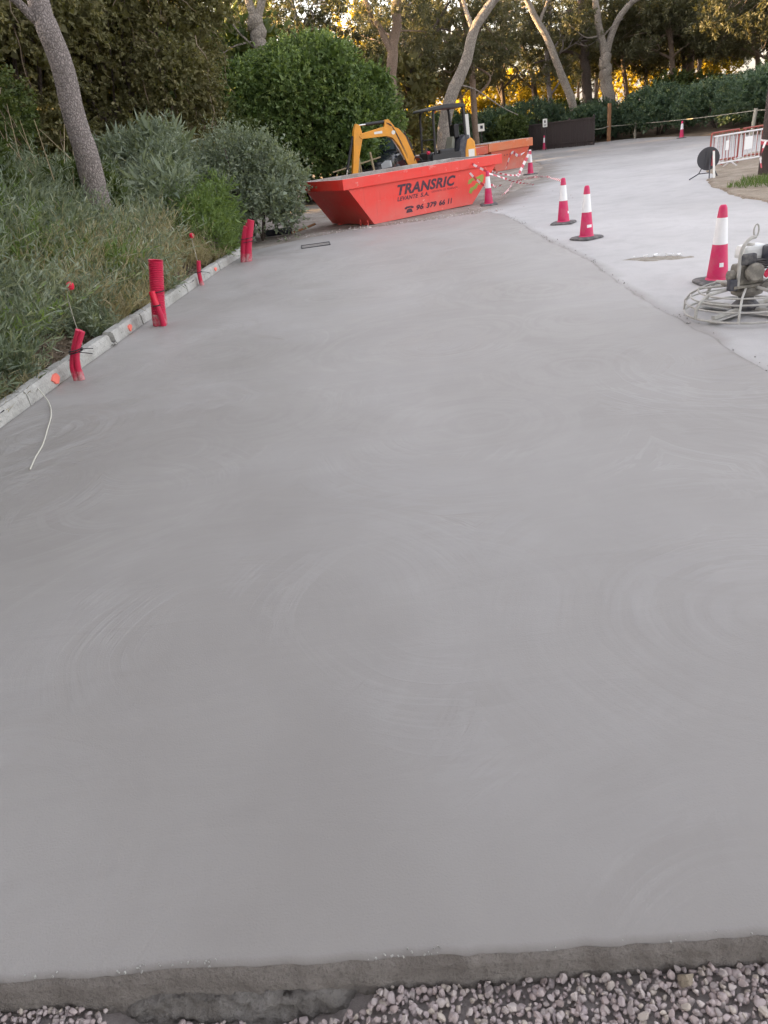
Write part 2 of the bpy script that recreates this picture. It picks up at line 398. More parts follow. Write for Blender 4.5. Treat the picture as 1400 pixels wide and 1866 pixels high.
# ------------------------------------------------------------------ road (grid so that the stain attribute can vary)
VERGE = [(7.0, 12.2), (7.15, 13.4), (7.3, 14.6), (7.7, 16.0), (8.3, 17.4), (8.75, 18.6), (9.5, 20.0), (10.8, 22.2), (13.2, 24.5), (17, 26), (40, 27), (40, 11), (14, 10.6), (9.5, 11.2)]
def in_poly(x, y, poly):
    c = np.zeros(x.shape, bool); n = len(poly)
    for i in range(n):
        x0, y0 = poly[i]; x1, y1 = poly[i - 1]
        m = ((y0 > y) != (y1 > y)) & (x < (x1 - x0) * (y - y0) / (y1 - y0 + 1e-12) + x0); c ^= m
    return c
def road():
    ys = np.concatenate([np.arange(-3, 30, 0.2), np.arange(30, 52.1, 0.5)]); us = np.linspace(0, 1, 90) ** 1.25
    # left edge of the roadway: under the slab, then past the skips
    le = np.array([(-3, 2.3), (17.2, 2.9), (18.2, 3.5), (20, 4.1), (21.5, 4.6), (25, 6.3), (28, 7.1), (32.2, 8.3), (40, 9.6), (46, 10.8), (52, 11.6)])
    re = np.array([(-3, 22.0), (24, 24.0), (26, 20.5), (33, 17.7), (39, 17.6), (44, 17.6), (46.5, 17.0), (48, 14.0), (49.5, 12.6), (52, 12.0)])
    L = np.interp(ys, le[:, 0], le[:, 1]) + 0.18 * fbm(ys * 0.9, ys * 0, 21, 4) * sstep(17, 18.5, ys); Rr = np.interp(ys, re[:, 0], re[:, 1])
    X = L[:, None] + us[None, :] * (Rr - L)[:, None]; Y = np.repeat(ys[:, None], len(us), 1)
    Z = -0.016 + 0.006 * fbm(X * 0.8, Y * 0.8, 30)
    de = X - L[:, None]
    T = (1 - sstep(0.0, 1.1, de + 0.5 * fbm(X * 1.4, Y * 2.2, 40))) * sstep(17, 19, Y) * (1 - sstep(30, 36, Y))
    ex = X - right_x(Y)
    T = np.maximum(T, 0.6 * (1 - sstep(0.0, 0.08, ex + 0.05 * fbm(X * 4, Y * 3, 41))) * (Y < 17.5))
    nx, ny = len(us), len(ys); I = np.arange(nx * ny).reshape(ny, nx)
    F = np.stack([I[:-1, :-1], I[:-1, 1:], I[1:, 1:], I[1:, :-1]], -1).reshape(-1, 4)
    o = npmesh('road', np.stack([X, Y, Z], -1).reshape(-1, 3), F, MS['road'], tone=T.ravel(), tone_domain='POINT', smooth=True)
    tag(o, 'pale dusty concrete roadway curving away to the right', None, None, 'structure')
road()
# bare verge by the pole
def verge():
    xs = np.concatenate([np.arange(6.6, 11, 0.06), np.arange(11, 24, 0.4)]); ys = np.concatenate([np.arange(10, 22, 0.06), np.arange(22, 27, 0.4)]); X, Y = np.meshgrid(xs, ys)
    jx = X + 0.25 * fbm(X * 0.9, Y * 0.9, 61); jy = Y + 0.25 * fbm(X * 0.9, Y * 0.9, 62)
    ins = in_poly(jx, jy, VERGE)
    Z = np.where(ins, 0.012 + 0.03 * fbm(X * 1.5, Y * 1.5, 63), -0.07)
    I = np.arange(X.size).reshape(X.shape)
    F = np.stack([I[:-1, :-1], I[:-1, 1:], I[1:, 1:], I[1:, :-1]], -1).reshape(-1, 4)
    ok = ins.ravel()[F].any(1)
    o = npmesh('verge', np.stack([X, Y, Z], -1).reshape(-1, 3), F[ok], MS['verge'], smooth=True)
    tag(o, 'bare earth verge at the inside of the road bend', None, None, 'structure')
verge()
# dusty ground around the skips
def apron():
    xs = np.arange(-9, 12, 0.16); ys = np.arange(15.6, 48, 0.16); X, Y = np.meshgrid(xs, ys)
    poly = [(-2.3, 16.2), (-1.2, 16.0), (3.6, 16.6), (5.0, 20), (7, 25), (8.6, 31), (10.5, 40), (11.4, 47), (6, 46), (-2, 40), (-4, 30), (-3.6, 22), (-2.9, 18.2)]
    ins = in_poly(X + 0.3 * fbm(X, Y, 71), Y + 0.3 * fbm(X, Y, 72), poly)
    Z = np.where(ins, -0.030 + 0.03 * fbm(X * 1.2, Y * 1.2, 73), -0.09)
    I = np.arange(X.size).reshape(X.shape)
    F = np.stack([I[:-1, :-1], I[:-1, 1:], I[1:, 1:], I[1:, :-1]], -1).reshape(-1, 4)
    o = npmesh('dirt_apron', np.stack([X, Y, Z], -1).reshape(-1, 3), F[ins.ravel()[F].any(1)], MS['apron'], smooth=True)
    tag(o, 'pale dusty dirt ground around the skips beyond the slab', None, None, 'structure')
apron()

# ------------------------------------------------------------------ slab
def front_y(x):
    x = np.asarray(x, float)
    return 1.045 - 0.077 * x + 0.010 * fbm(x * 2.2, x * 0 + 5, 90, 3) + 0.006 * fbm(x * 18, x * 0, 91, 3)
def slab():
    nu, nv = 330, 180
    u = np.linspace(0, 1, nu); v = np.concatenate([np.linspace(0, 0.03, 24)[:-1], np.linspace(0.03, 1, nv - 23)])
    U, V = np.meshgrid(u, v)
    Y0 = 1.05 + V * 16.2
    def lx(y): return np.where(y < 15.9, kerb_x(np.clip(y, -2, 15.9)), -2.0 + (y - 15.9) * 1.15) + 0.01
    X = lx(Y0) + U * (right_x(Y0) - lx(Y0))
    Yf = front_y(X); Ye = 17.28 + 0.07 * fbm(X * 1.5, X * 0, 95, 4) - 0.35 * sstep(0.4, -1.0, X)
    Y = Yf + V * (Ye - Yf)
    X = lx(Y) + U * (right_x(Y) - lx(Y))
    Z = 0.0025 * fbm(X * 0.8, Y * 0.8, 96) + 0.0012 * fbm(X * 3, Y * 6, 97)
    de = right_x(Y) - X
    Z = Z - 0.014 * (1 - sstep(0, 0.02, de)) - 0.022 * (1 - sstep(0, 0.12, Ye - Y)) - 0.006 * (1 - sstep(0.0, 0.018, Y - Yf))
    T = 1.0 * (1 - sstep(0, 0.05, de + 0.03 * fbm(X * 3, Y * 3, 98))) + 0.55 * (1 - sstep(0, 0.05, X - lx(Y))) + 0.9 * (1 - sstep(0.0, 0.016, Y - Yf))
    I = np.arange(X.size).reshape(X.shape)
    F = np.stack([I[:-1, :-1], I[:-1, 1:], I[1:, 1:], I[1:, :-1]], -1).reshape(-1, 4)
    o = npmesh('concrete_slab', np.stack([X, Y, Z], -1).reshape(-1, 3), F, MS['slab'], tone=np.clip(T, 0, 1).ravel(), tone_domain='POINT', smooth=True)
    tag(o, 'freshly floated grey concrete slab filling the foreground', None, None, 'structure')
    # front face: damp vertical side of the pour
    xs = np.linspace(-3.3, 2.66, 700); rows = [0.0, 0.008, 0.018, 0.03, 0.042, 0.055, 0.067, 0.08, 0.092, 0.105, 0.13, 0.16, 0.22]
    top = np.interp(xs, X[0], Z[0])
    Vs = []
    for k, d in enumerate(rows):
        yy = front_y(xs) - 0.004 * min(k, 2) - 0.16 * d + (0.0045 * fbm(xs * 9, xs * 0 + d * 70, 101, 4) + (0.004 + 0.10 * max(0, d - 0.045)) * fbm(xs * 45, xs * 0 + d * 200, 102, 3) if k > 0 else 0)
        Vs.append(np.stack([xs, yy, top - d + (0.001 if k == 0 else 0)], -1))
    Vv = np.stack(Vs, 0); I = np.arange(Vv.shape[0] * Vv.shape[1]).reshape(Vv.shape[:2])
    F = np.stack([I[:-1, :-1], I[1:, :-1], I[1:, 1:], I[:-1, 1:]], -1).reshape(-1, 4)
    e = npmesh('slab_edge', Vv.reshape(-1, 3), F, MS['edge'], o, smooth=True)
    tag(e, 'damp brown vertical edge of the slab above the gravel')
    # crumbs of mortar left along the lip
    rng = np.random.default_rng(4); mb = MB()
    bands = [(-0.85, -0.55, 26), (-0.18, 0.0, 16), (-1.05, -0.95, 4), (0.2, 0.9, 10)]
    for a, b, n in bands:
        for i in range(n):
            x = rng.uniform(a, b); s = rng.uniform(0.0015, 0.0042)
            mb.box((x, float(front_y(x)) + rng.uniform(-0.004, 0.016), s * 0.3), (s * rng.uniform(1, 2), s, s * 0.9), rot=rng.uniform(0, 3, 3))
    cr = mb.build('mortar_crumbs', MS['kerb'], o, bevel=0); tag(cr, kind='stuff')
    # strip of old footing showing under the slab
    n, m = 130, 18; xs = np.linspace(-0.86, -0.17, n); Vs = []
    prof = np.linspace(0, 1, m)
    for i, t in enumerate(prof):
        yb = front_y(xs) - 0.030 - 0.046 * np.sin(t * PI * 0.5) ** 0.8
        zz = -0.075 - 0.16 * t ** 1.6 + 0 * xs
        endf = sstep(-0.86, -0.72, xs) * (1 - sstep(-0.28, -0.17, xs))
        yb = front_y(xs) + (0.02 if i == 0 else -0.012) + (yb - front_y(xs) + 0.02) * (0.25 + 0.75 * endf) + 0.02 * fbm(xs * 22, xs * 0 + t * 9, 110, 4) + 0.010 * fbm(xs * 70, xs * 0 + t * 40, 112, 3)
        Vs.append(np.stack([xs, yb, zz - 0.05 * (1 - endf) + 0.018 * fbm(xs * 16, xs * 0 + t * 7 + 3, 111, 4)], -1))
    Vv = np.stack(Vs, 0); I = np.arange(n * m).reshape(m, n)
    F = np.stack([I[:-1, :-1], I[1:, :-1], I[1:, 1:], I[:-1, 1:]], -1).reshape(-1, 4)
    ft = npmesh('footing', Vv.reshape(-1, 3), F, MS['footing'], o, smooth=False); tag(ft, 'rough old concrete footing under the slab edge')
    return o
slab_o = slab()

# ------------------------------------------------------------------ gravel
def pebble_mesh(seed, flat=0.7):
    rng = np.random.default_rng(seed); bm = bmesh.new(); bmesh.ops.create_icosphere(bm, subdivisions=2, radius=1.0)
    pl = [(unit(rng.normal(size=3)), rng.uniform(0.40, 0.75)) for _ in range(9)]
    for v in bm.verts:
        p = np.array(v.co)
        for nrm, d in pl:
            k = p @ nrm
            if k > d: p = p - nrm * (k - d) * 0.92
        v.co = p * np.array([1.0, rng.uniform(0.999, 1.0) * 0.8, flat])
    V = np.array([v.co[:] for v in bm.verts]); F = np.array([[v.index for v in f.verts] for f in bm.faces]); bm.free(); return V, F
PEB = [pebble_mesh(50 + i, 0.6 + 0.06 * i) for i in range(6)]
def rotm(rng):
    q = unit(rng.normal(size=4)); a, b, c, d = q
    return np.array([[1 - 2 * (c * c + d * d), 2 * (b * c - a * d), 2 * (b * d + a * c)], [2 * (b * c + a * d), 1 - 2 * (b * b + d * d), 2 * (c * d - a * b)], [2 * (b * d - a * c), 2 * (c * d + a * b), 1 - 2 * (b * b + c * c)]])
def gravel():
    rng = np.random.default_rng(11)
    xs = np.linspace(-3.3, 3.0, 90); ys = np.linspace(-2.0, 1.2, 50); X, Y = np.meshgrid(xs, ys)
    def bedz(x, y): return -0.098 + 0.014 * fbm(np.asarray(x) * 1.7, np.asarray(y) * 1.7, 120) + 0.012 * sstep(-0.1, 0.6, x) - 0.036 * (1 - sstep(-0.40, -0.15, x)) * sstep(-0.95, -0.72, x)
    Z = bedz(X, Y) - 0.004
    I = np.arange(X.size).reshape(X.shape); F = np.stack([I[:-1, :-1], I[:-1, 1:], I[1:, 1:], I[1:, :-1]], -1).reshape(-1, 4)
    bed = npmesh('gravel_bed', np.stack([X, Y, Z], -1).reshape(-1, 3), F, MS['bed'], smooth=True)
    tag(bed, 'bed of loose pinkish gravel in front of the slab', None, None, 'structure')
    meshes = []
    for i, (V, Fc) in enumerate(PEB):
        me = bpy.data.meshes.new('stone'); me.from_pydata(V.tolist(), [], Fc.tolist()); me.materials.append(MS['stone']); me.polygons.foreach_set('use_smooth', [False] * len(Fc)); meshes.append(me)
    # jittered grid of spots
    spots = []
    st = 0.0165
    for layer in range(2):
        for x in np.arange(-1.22, 0.98, st):
            for y in np.arange(0.83, 1.15, st):
                px = x + rng.uniform(-.011, .011); py = y + rng.uniform(-.011, .011)
                fy = float(front_y(px))
                if py > fy - 0.022: continue
                if -0.84 < px < -0.19 and py > fy - 0.068: continue
                s = rng.choice([0.0062, 0.0085, 0.0108, 0.0145], p=[.22, .34, .30, .14]) * rng.uniform(0.9, 1.15)
                z = float(bedz(px, py)) + (s * 0.15 if layer == 0 else s * 0.75 + 0.004)
                if layer == 1 and rng.random() > 0.95: continue
                vis = (0.0 if (-0.72 < px < 0.72 and py > 0.82) else 1.0) + (1 - layer) * 0.5 - s * 8 + (0.9 - py) * 0.5
                spots.append((vis, px, py, z, s))
    spots.sort(key=lambda q: q[0])
    for k, (vis, px, py, z, s) in enumerate(spots[:299]):
        o = obj('stone', meshes[k % 6], bed); o.location = (px, py, z); o.scale = (s, s, s); o.rotation_euler = rng.uniform(0, 6.28, 3)
    o = obj('stone', meshes[2], bed); o.location = (0.545, float(front_y(0.545)) - 0.055, -0.060); o.scale = (0.034, 0.03, 0.031); o.rotation_euler = (0.4, 0.3, 0.5)
    big_me = meshes[2].copy(); big_me.materials.clear(); big_me.materials.append(m_rough_concrete('tan_stone', (0.46, 0.38, 0.29), (0.58, 0.50, 0.40), (0.50, 0.41, 0.31), 30.0)); o.data = big_me
    tag(o, 'large tan stone lying against the slab edge')
    Vs, Fs, Ts, k0 = [], [], [], 0
    for (vis, px, py, z, s) in spots[299:]:
        V, Fc = PEB[int(rng.integers(6))]
        Vs.append(V @ rotm(rng).T * s + [px, py, z]); Fs.append(Fc + k0); k0 += len(V); Ts.append(np.full(len(Fc), rng.random()))
    o = npmesh('loose_gravel', np.concatenate(Vs), np.concatenate(Fs), MS['stone'], bed, tone=np.concatenate(Ts)); tag(o, kind='stuff')
    mb = MB(); mb.tube([(-0.42, .955, -.17), (-0.38, .945, -.135), (-0.30, .94, -.128), (-0.22, .935, -.135), (-0.15, .93, -.16)], 0.006, 6)
    tag(mb.build('twig', wood_pale, smooth=True), 'dry curved twig lying at the foot of the slab edge', 'twig')

# ------------------------------------------------------------------ object materials
def plain(name, col, rough=0.6, metal=0.0, spec=0.5):
    g = G(name); v = g.pos(True); n = g.noise(v, 25, 4, 0.6)
    c = g.mix(g.math('MULTIPLY', n, 0.35), col, tuple(x * 0.65 for x in col))
    return g.bsdf(c, rough, n, 0.08, 0.003, metal, spec)
wood_pale = plain('pale_wood', (0.42, 0.34, 0.22), 0.85)
wood_brown = plain('brown_wood', (0.23, 0.115, 0.055), 0.85)
wood_grey = plain('grey_wood', (0.37, 0.35, 0.29), 0.85)
wood_pole = bark('tarred_pole', (0.05, 0.036, 0.032), (0.115, 0.085, 0.075), 14)
fence_dark = plain('dark_fence_board', (0.045, 0.034, 0.034), 0.8)
rope_m = plain('rope_fibre', (0.33, 0.31, 0.25), 0.9)
crimson = paint('crimson_plastic', (0.55, 0.012, 0.10), 0.55, (0.44, 0.14, 0.17), 0.55, 9)
pipe_red = paint('red_conduit', (0.50, 0.006, 0.055), 0.42, (0.40, 0.10, 0.12), 0.2, 11)
pipe_dusty = paint('cement_splashed_conduit', (0.45, 0.03, 0.07), 0.7, (0.48, 0.38, 0.37), 1.0, 14)
red_cap = plain('red_cap', (0.66, 0.010, 0.05), 0.35)
band_white = plain('white_band', (0.80, 0.80, 0.82), 0.45)
rubber = plain('black_rubber', (0.035, 0.035, 0.04), 0.75)
rubber_dusty = paint('dusty_rubber', (0.06, 0.06, 0.065), 0.8, (0.33, 0.31, 0.30), 0.7, 10)
black_p = plain('black_plastic', (0.018, 0.018, 0.022), 0.45)
steel = plain('galvanised_steel', (0.50, 0.49, 0.48), 0.45, 0.55)
cement_steel = paint('cement_caked_steel', (0.42, 0.415, 0.40), 0.7, (0.28, 0.255, 0.22), 0.7, 12)
khaki_steel = paint('cement_caked_engine', (0.14, 0.13, 0.115), 0.7, (0.40, 0.37, 0.32), 0.8, 14)
dark_engine = paint('sooty_engine', (0.04, 0.04, 0.05), 0.6, (0.26, 0.24, 0.22), 0.6, 16)
navy = paint('blue_black_cover', (0.022, 0.026, 0.045), 0.45, (0.2, 0.19, 0.19), 0.4, 10)
tank_white = paint('white_tank', (0.68, 0.69, 0.70), 0.4, (0.38, 0.37, 0.35), 0.45, 9)
chrome = plain('chrome_rod', (0.75, 0.75, 0.75), 0.18, 1.0)
excav_y = paint('excavator_yellow', (0.72, 0.30, 0.018), 0.42, (0.30, 0.17, 0.06), 0.45, 4)
grey_seat = plain('grey_vinyl', (0.30, 0.31, 0.26), 0.7)
sign_white = plain('sign_white', (0.75, 0.74, 0.70), 0.5)
sign_back = plain('sign_back_grey', (0.055, 0.055, 0.065), 0.5)
mark_dark = plain('print_dark', (0.03, 0.03, 0.05), 0.7)
barrier_w = paint('barrier_white', (0.66, 0.65, 0.67), 0.5, (0.35, 0.30, 0.28), 0.3, 5)
barrier_r = paint('barrier_red', (0.30, 0.05, 0.04), 0.55, (0.25, 0.14, 0.10), 0.5, 5)
tape_w = plain('tape_white', (0.74, 0.68, 0.68), 0.5); tape_r = plain('tape_red', (0.56, 0.07, 0.10), 0.5)
car_dark = plain('dark_car_paint', (0.012, 0.014, 0.02), 0.12); glass_d = plain('dark_glass', (0.05, 0.07, 0.08), 0.05); lamp_m = plain('headlamp_glass', (0.62, 0.66, 0.70), 0.08)
spray = plain('orange_spray_paint', (0.88, 0.21, 0.16), 0.8)
def skip_paint(name, col, dusty, amount):
    g = G(name); v = g.pos(True)
    n1 = g.noise(v, 1.6, 6, 0.65); n2 = g.noise(v, 22, 5, 0.7); st = g.noise(g.scale(v, (9, 9, 0.7)), 1.5, 4, 0.6)
    sz = g.n('SeparateXYZ', {0: v}).outputs[2]
    low = g.math('SUBTRACT', 0.55, g.math('MULTIPLY', sz, 1.1), True)
    c = g.mix(g.math('MULTIPLY', g.ramp(n1, (0.38, 0.0), (0.72, 1.0)), amount), col, dusty)
    c = g.mix(g.math('MULTIPLY', g.ramp(st, (0.58, 0.0), (0.78, 1.0)), amount * 0.6), c, tuple(x * 0.55 for x in col))
    c = g.mix(g.math('MULTIPLY', g.math('MULTIPLY', low, g.math('ADD', n1, 0.15)), amount * 1.1), c, (0.60, 0.34, 0.31))
    c = g.mix(g.math('MULTIPLY', g.ramp(n2, (0.63, 0.0), (0.72, 1.0)), 0.55), c, (0.20, 0.05, 0.03))
    sp = g.math('MULTIPLY', g.ramp(g.noise(v, 5.5, 6, 0.75), (0.60, 0.0), (0.66, 1.0)), g.ramp(g.noise(v, 0.9, 2), (0.45, 0.0), (0.6, 1.0)))
    c = g.mix(g.math('MULTIPLY', sp, 0.55), c, (0.62, 0.48, 0.44))
    dn = g.noise(v, 2.4, 2)
    return g.bsdf(c, g.math('ADD', g.math('MULTIPLY', n1, 0.25), 0.36), g.math('ADD', n2, g.math('MULTIPLY', dn, 5.0)), 0.25, 0.006)
skip_red = skip_paint('skip_red_paint', (0.72, 0.028, 0.020), (0.58, 0.10, 0.075), 0.58)
skip_old = skip_paint('old_skip_paint', (0.52, 0.060, 0.026), (0.36, 0.13, 0.08), 0.75)
skip_rim_o = skip_paint('faded_orange_rim', (0.56, 0.135, 0.045), (0.44, 0.22, 0.13), 0.65)
skip_in = m_rough_concrete('skip_interior_dust', (0.30, 0.28, 0.27), (0.47, 0.455, 0.44), (0.22, 0.13, 0.10), 3.0)
letter_navy = paint('navy_lettering', (0.022, 0.014, 0.035), 0.6, (0.45, 0.06, 0.05), 0.30, 14)
letter_green = paint('green_emblem', (0.20, 0.33, 0.05), 0.6, (0.62, 0.08, 0.05), 0.5, 14)

gravel()

# ------------------------------------------------------------------ kerb
def kerb():
    root = bpy.data.objects.new('kerb', None); C.objects.link(root)
    tag(root, 'low weathered concrete kerb along the left side of the slab', None, None, 'structure')
    rng = np.random.default_rng(8); y = -1.8; i = 0
    cuts = [(-1.8 + k * 1.02, -0.788 + k * 1.02) for k in range(9)]
    cuts += [(7.38, 8.40), (8.52, 9.48), (9.488, 10.505), (10.513, 11.542), (11.55, 12.572), (12.58, 13.61), (13.618, 14.632), (14.64, 15.75)]
    for a, b in cuts:
        bm = bmesh.new(); bmesh.ops.create_cube(bm, size=1.0)
        bmesh.ops.subdivide_edges(bm, edges=bm.edges[:], cuts=9, use_grid_fill=True)
        W, H = 0.15, 0.20; seed = int(rng.integers(999)); dz = rng.normal(0, 0.003); dx = rng.normal(0, 0.003); yaw = rng.normal(0, 0.006)
        for v in bm.verts:
            x, t, z = v.co.x, v.co.y + 0.5, v.co.z
            yy = a + (b - a) * t; nx = float(fbm(yy * 7 + x * 9, z * 9, seed, 3)); nz = float(fbm(yy * 6 + 31, x * 9 + z * 4, seed + 5, 3))
            edge = max(0, abs(x) - 0.38) * max(0, z - 0.38) * 2.0 + 0.03 * (abs(t - 0.5) > 0.49) * max(0, z)
            chip = 0.11 * max(0, float(vnoise(yy * 7, x * 4, seed + 9)) - 0.5) * (z > 0.4) * (x > 0.2)
            v.co = Vector((float(kerb_x(yy)) - W / 2 + x * W * (1 - 0.06 * (z + 0.5)) + nx * 0.004 - edge * x * 0.9 + dx + yaw * (t - 0.5),
                           yy + nx * 0.004, -0.075 + z * H + 0.012 + nz * 0.003 - edge * 0.35 - chip + dz + 0.10))
        me = bpy.data.meshes.new('kerb_stone'); bm.to_mesh(me); bm.free(); me.polygons.foreach_set('use_smooth', [True] * len(me.polygons))
        try: me.set_sharp_from_angle(angle=R(50))
        except Exception: pass
        obj('kerb_stone', me, root, MS['kerb'])
    # broken corner pieces in the open joint
    for k, (yy, dxx, s) in enumerate([(8.45, 0.0, 0.05), (8.49, 0.045, 0.03), (8.42, 0.06, 0.022), (8.37, 0.05, 0.018)]):
        me = bpy.data.meshes.new('broken_piece'); V, Fc = PEB[k]; me.from_pydata((V * s).tolist(), [], Fc.tolist())
        o = obj('broken_piece', me, root, MS['kerb']); o.location = (float(kerb_x(yy)) - 0.03 + dxx, yy, 0.02)
    for (yy, ww, hh) in ((6.93, 0.17, 0.11), (9.02, 0.13, 0.09), (13.3, 0.15, 0.07)):
        mb = MB(); rr = np.random.default_rng(int(yy * 10)); vs = []
        for k in range(11):
            t = 2 * PI * k / 11; s = rr.uniform(0.65, 1.1); y2 = yy + math.cos(t) * ww / 2 * s * (0.6 if math.sin(t) < 0 else 1); z2 = 0.060 + math.sin(t) * hh / 2 * s
            vs.append((float(kerb_x(y2)) + 0.012, y2, z2))
        n = len(vs); mb.add(vs + [(x - 0.03, a, b) for x, a, b in vs], [tuple(range(n))] + [(i, (i + 1) % n, (i + 1) % n + n, i + n) for i in range(n)])
        tag(mb.build('paint_mark', spray, root), 'orange spray paint mark on the kerb face')
kerb()

# ------------------------------------------------------------------ conduits coming out of the slab
def smooth_path(pts, n=24):
    pts = np.array(pts, float); m = len(pts); out = []
    P = np.vstack([2 * pts[0] - pts[1], pts, 2 * pts[-1] - pts[-2]])
    for i in range(m - 1):
        for t in np.linspace(0, 1, max(2, n // (m - 1)), endpoint=False):
            a, b, c, d = P[i], P[i + 1], P[i + 2], P[i + 3]
            out.append(0.5 * (2 * b + (c - a) * t + (2 * a - 5 * b + 4 * c - d) * t * t + (3 * b - a - 3 * c + d) * t ** 3))
    out.append(pts[-1]); return np.array(out)
def corrugated(pts, r, pitch, depth, hollow=False):
    P = smooth_path(pts, 60); L = np.concatenate([[0], np.cumsum(np.linalg.norm(np.diff(P, axis=0), axis=1))])
    s = np.arange(0, L[-1], pitch / 4); Q = np.stack([np.interp(s, L, P[:, i]) for i in range(3)], 1)
    rr = r + depth * np.where((np.arange(len(s)) % 4) < 2, 0.0, -1.0)
    mb = MB(); mb.tube(Q, list(rr), 16, cap=not hollow)
    if hollow:
        mb.tube(Q[::-1], list(rr[::-1] * 0.88), 16, cap=False)
    return mb
t = thing('conduit', 'wide red corrugated conduit standing beside the kerb with a thin one taped to it', 'conduit', (-2.44, 9.28, 0))
a = corrugated([(-0.02, 0, -0.03), (0.01, 0, 0.2), (0.05, 0.01, 0.42), (0.12, 0.02, 0.76)], 0.088, 0.021, 0.007, True).build('corrugated_pipe', pipe_red, t, smooth=True)
corrugated([(-0.017, 0, 0.0), (0.001, 0, 0.14)], 0.0905, 0.03, 0.002).build('cement_splash', pipe_dusty, t, smooth=True)
b = corrugated([(0.05, -0.10, -0.02), (0.045, -0.11, 0.14), (0.03, -0.115, 0.25)], 0.036, 0.012, 0.003).build('thin_pipe', pipe_red, t, smooth=True)
corrugated([(0.028, -0.115, 0.245), (0.018, -0.112, 0.34), (0.012, -0.11, 0.43)], 0.038, 0.04, 0.0).build('pipe_cap', red_cap, t, smooth=True)
MB().tube([(0.028 + 0.042 * math.cos(q), -0.115 + 0.042 * math.sin(q), 0.255) for q in np.linspace(0, 6.28, 17)[:-1]], 0.008, 6, closed=True).build('cable_tie', black_p, t)
MB().tube([(0.045 + 0.096 * math.cos(q), 0.008 + 0.096 * math.sin(q), 0.40) for q in np.linspace(0, 6.28, 25)[:-1]], 0.006, 6, closed=True).build('cable_tie', black_p, t)
def conduit(loc, label, pipes, tie_z, tails, tie_r, tie_c):
    t = thing('conduit', label, 'conduit', loc, 0)
    for pts, r in pipes: corrugated(pts, r, 0.012, 0.0025).build('corrugated_pipe', pipe_red, t, smooth=True)
    for pts, r in pipes:
        q = [np.array(pts[0], float), np.array(pts[0], float) + (np.array(pts[1], float) - np.array(pts[0], float)) * 0.75]
        corrugated(q, r + 0.003, 0.02, 0.001).build('cement_splash', pipe_dusty, t, smooth=True)
    for z in tie_z:
        MB().tube([(tie_c[0] + tie_r * math.cos(q), tie_c[1] + tie_r * math.sin(q) * 0.8, z + 0.01 * math.cos(q)) for q in np.linspace(0, 6.28, 21)[:-1]], 0.006, 6, closed=True).build('cable_tie', black_p, t)
    for pts in tails: MB().tube(smooth_path(pts, 8), 0.004, 5).build('tie_tail', black_p, t)
    return t
conduit((-2.79, 7.05, 0), 'slim red conduit pair nearest the camera, strapped with long black ties', [([(0, 0, -0.02), (-0.01, 0.02, 0.12), (0.05, 0.03, 0.28), (0.15, 0.03, 0.46)], 0.034), ([(0.05, -0.02, -0.02), (0.045, -0.005, 0.12), (0.08, 0, 0.27), (0.18, 0.02, 0.45)], 0.029)],
        (0.265, 0.285), [[(0.09, 0, 0.285), (0.16, -0.01, 0.29), (0.25, -0.03, 0.285)], [(0.09, 0, 0.262), (0.16, -0.03, 0.255), (0.24, -0.06, 0.243)]], 0.066, (0.065, 0.015))
conduit((-2.42, 12.09, 0), 'shortest red conduit stub, thin with one black tie', [([(0.03, 0, -0.02), (0.02, 0, 0.1), (0.03, 0.0, 0.22), (0.06, 0.0, 0.37)], 0.034)],
        (0.20,), [[(0.06, 0, 0.2), (0.14, -0.02, 0.19), (0.2, -0.02, 0.165)], [(0.0, 0, 0.2), (-0.08, 0, 0.21), (-0.12, 0, 0.225)]], 0.042, (0.03, 0))
conduit((-1.98, 14.28, 0), 'leaning bundle of red conduits farthest along the kerb', [([(0.02, 0, -0.02), (0.06, 0.0, 0.2), (0.12, 0.0, 0.40), (0.20, 0.0, 0.60)], 0.068), ([(0.10, -0.02, -0.02), (0.14, -0.02, 0.2), (0.20, -0.02, 0.42), (0.29, -0.01, 0.70)], 0.066), ([(0.06, 0.10, -0.02), (0.10, 0.10, 0.2), (0.16, 0.10, 0.4), (0.23, 0.10, 0.64)], 0.06)],
        (0.34, 0.40), [[(0.26, -0.05, 0.34), (0.33, -0.07, 0.31)]], 0.135, (0.165, 0.02))
def survey(loc, pts, label):
    t = thing('marker_stake', label, 'marker', loc)
    MB().tube(smooth_path(pts, 16), 0.0055, 6).build('stem', wood_grey, t, smooth=True)
    e = pts[-1]; MB().lathe([(0.006, -0.045), (0.03, -0.04), (0.042, -0.01), (0.040, 0.022), (0.022, 0.04), (0.004, 0.044)], (e[0] + 0.012, e[1], e[2] + 0.035), 14).build('cap', red_cap, t, smooth=True)
survey((-3.05, 8.3, 0.1), [(0.0, -0.15, -0.05), (-0.06, 0, 0.1), (-0.12, 0.15, 0.3), (-0.155, 0.28, 0.50), (-0.115, 0.3, 0.545)], 'red ball marker on a bent stem above the grey weeds')
survey((-2.60, 13.0, 0.1), [(0.06, 0, -0.05), (0.03, 0.05, 0.2), (-0.01, 0.2, 0.52)], 'small red ball marker on a straight stem in the dry grass')
mb = MB(); mb.tube(smooth_path([(-3.12, 6.78, 0.125), (-2.98, 6.58, 0.09), (-2.80, 6.30, 0.02), (-2.66, 5.95, 0.008), (-2.55, 5.55, 0.007), (-2.46, 5.2, 0.007), (-2.42, 4.95, 0.007), (-2.37, 4.71, 0.007)], 40), 0.0055, 6)
tag(mb.build('cable', plain('pale_cable', (0.55, 0.54, 0.48), 0.6), smooth=True), 'thin pale cable curving from the kerb across the slab', 'cable')
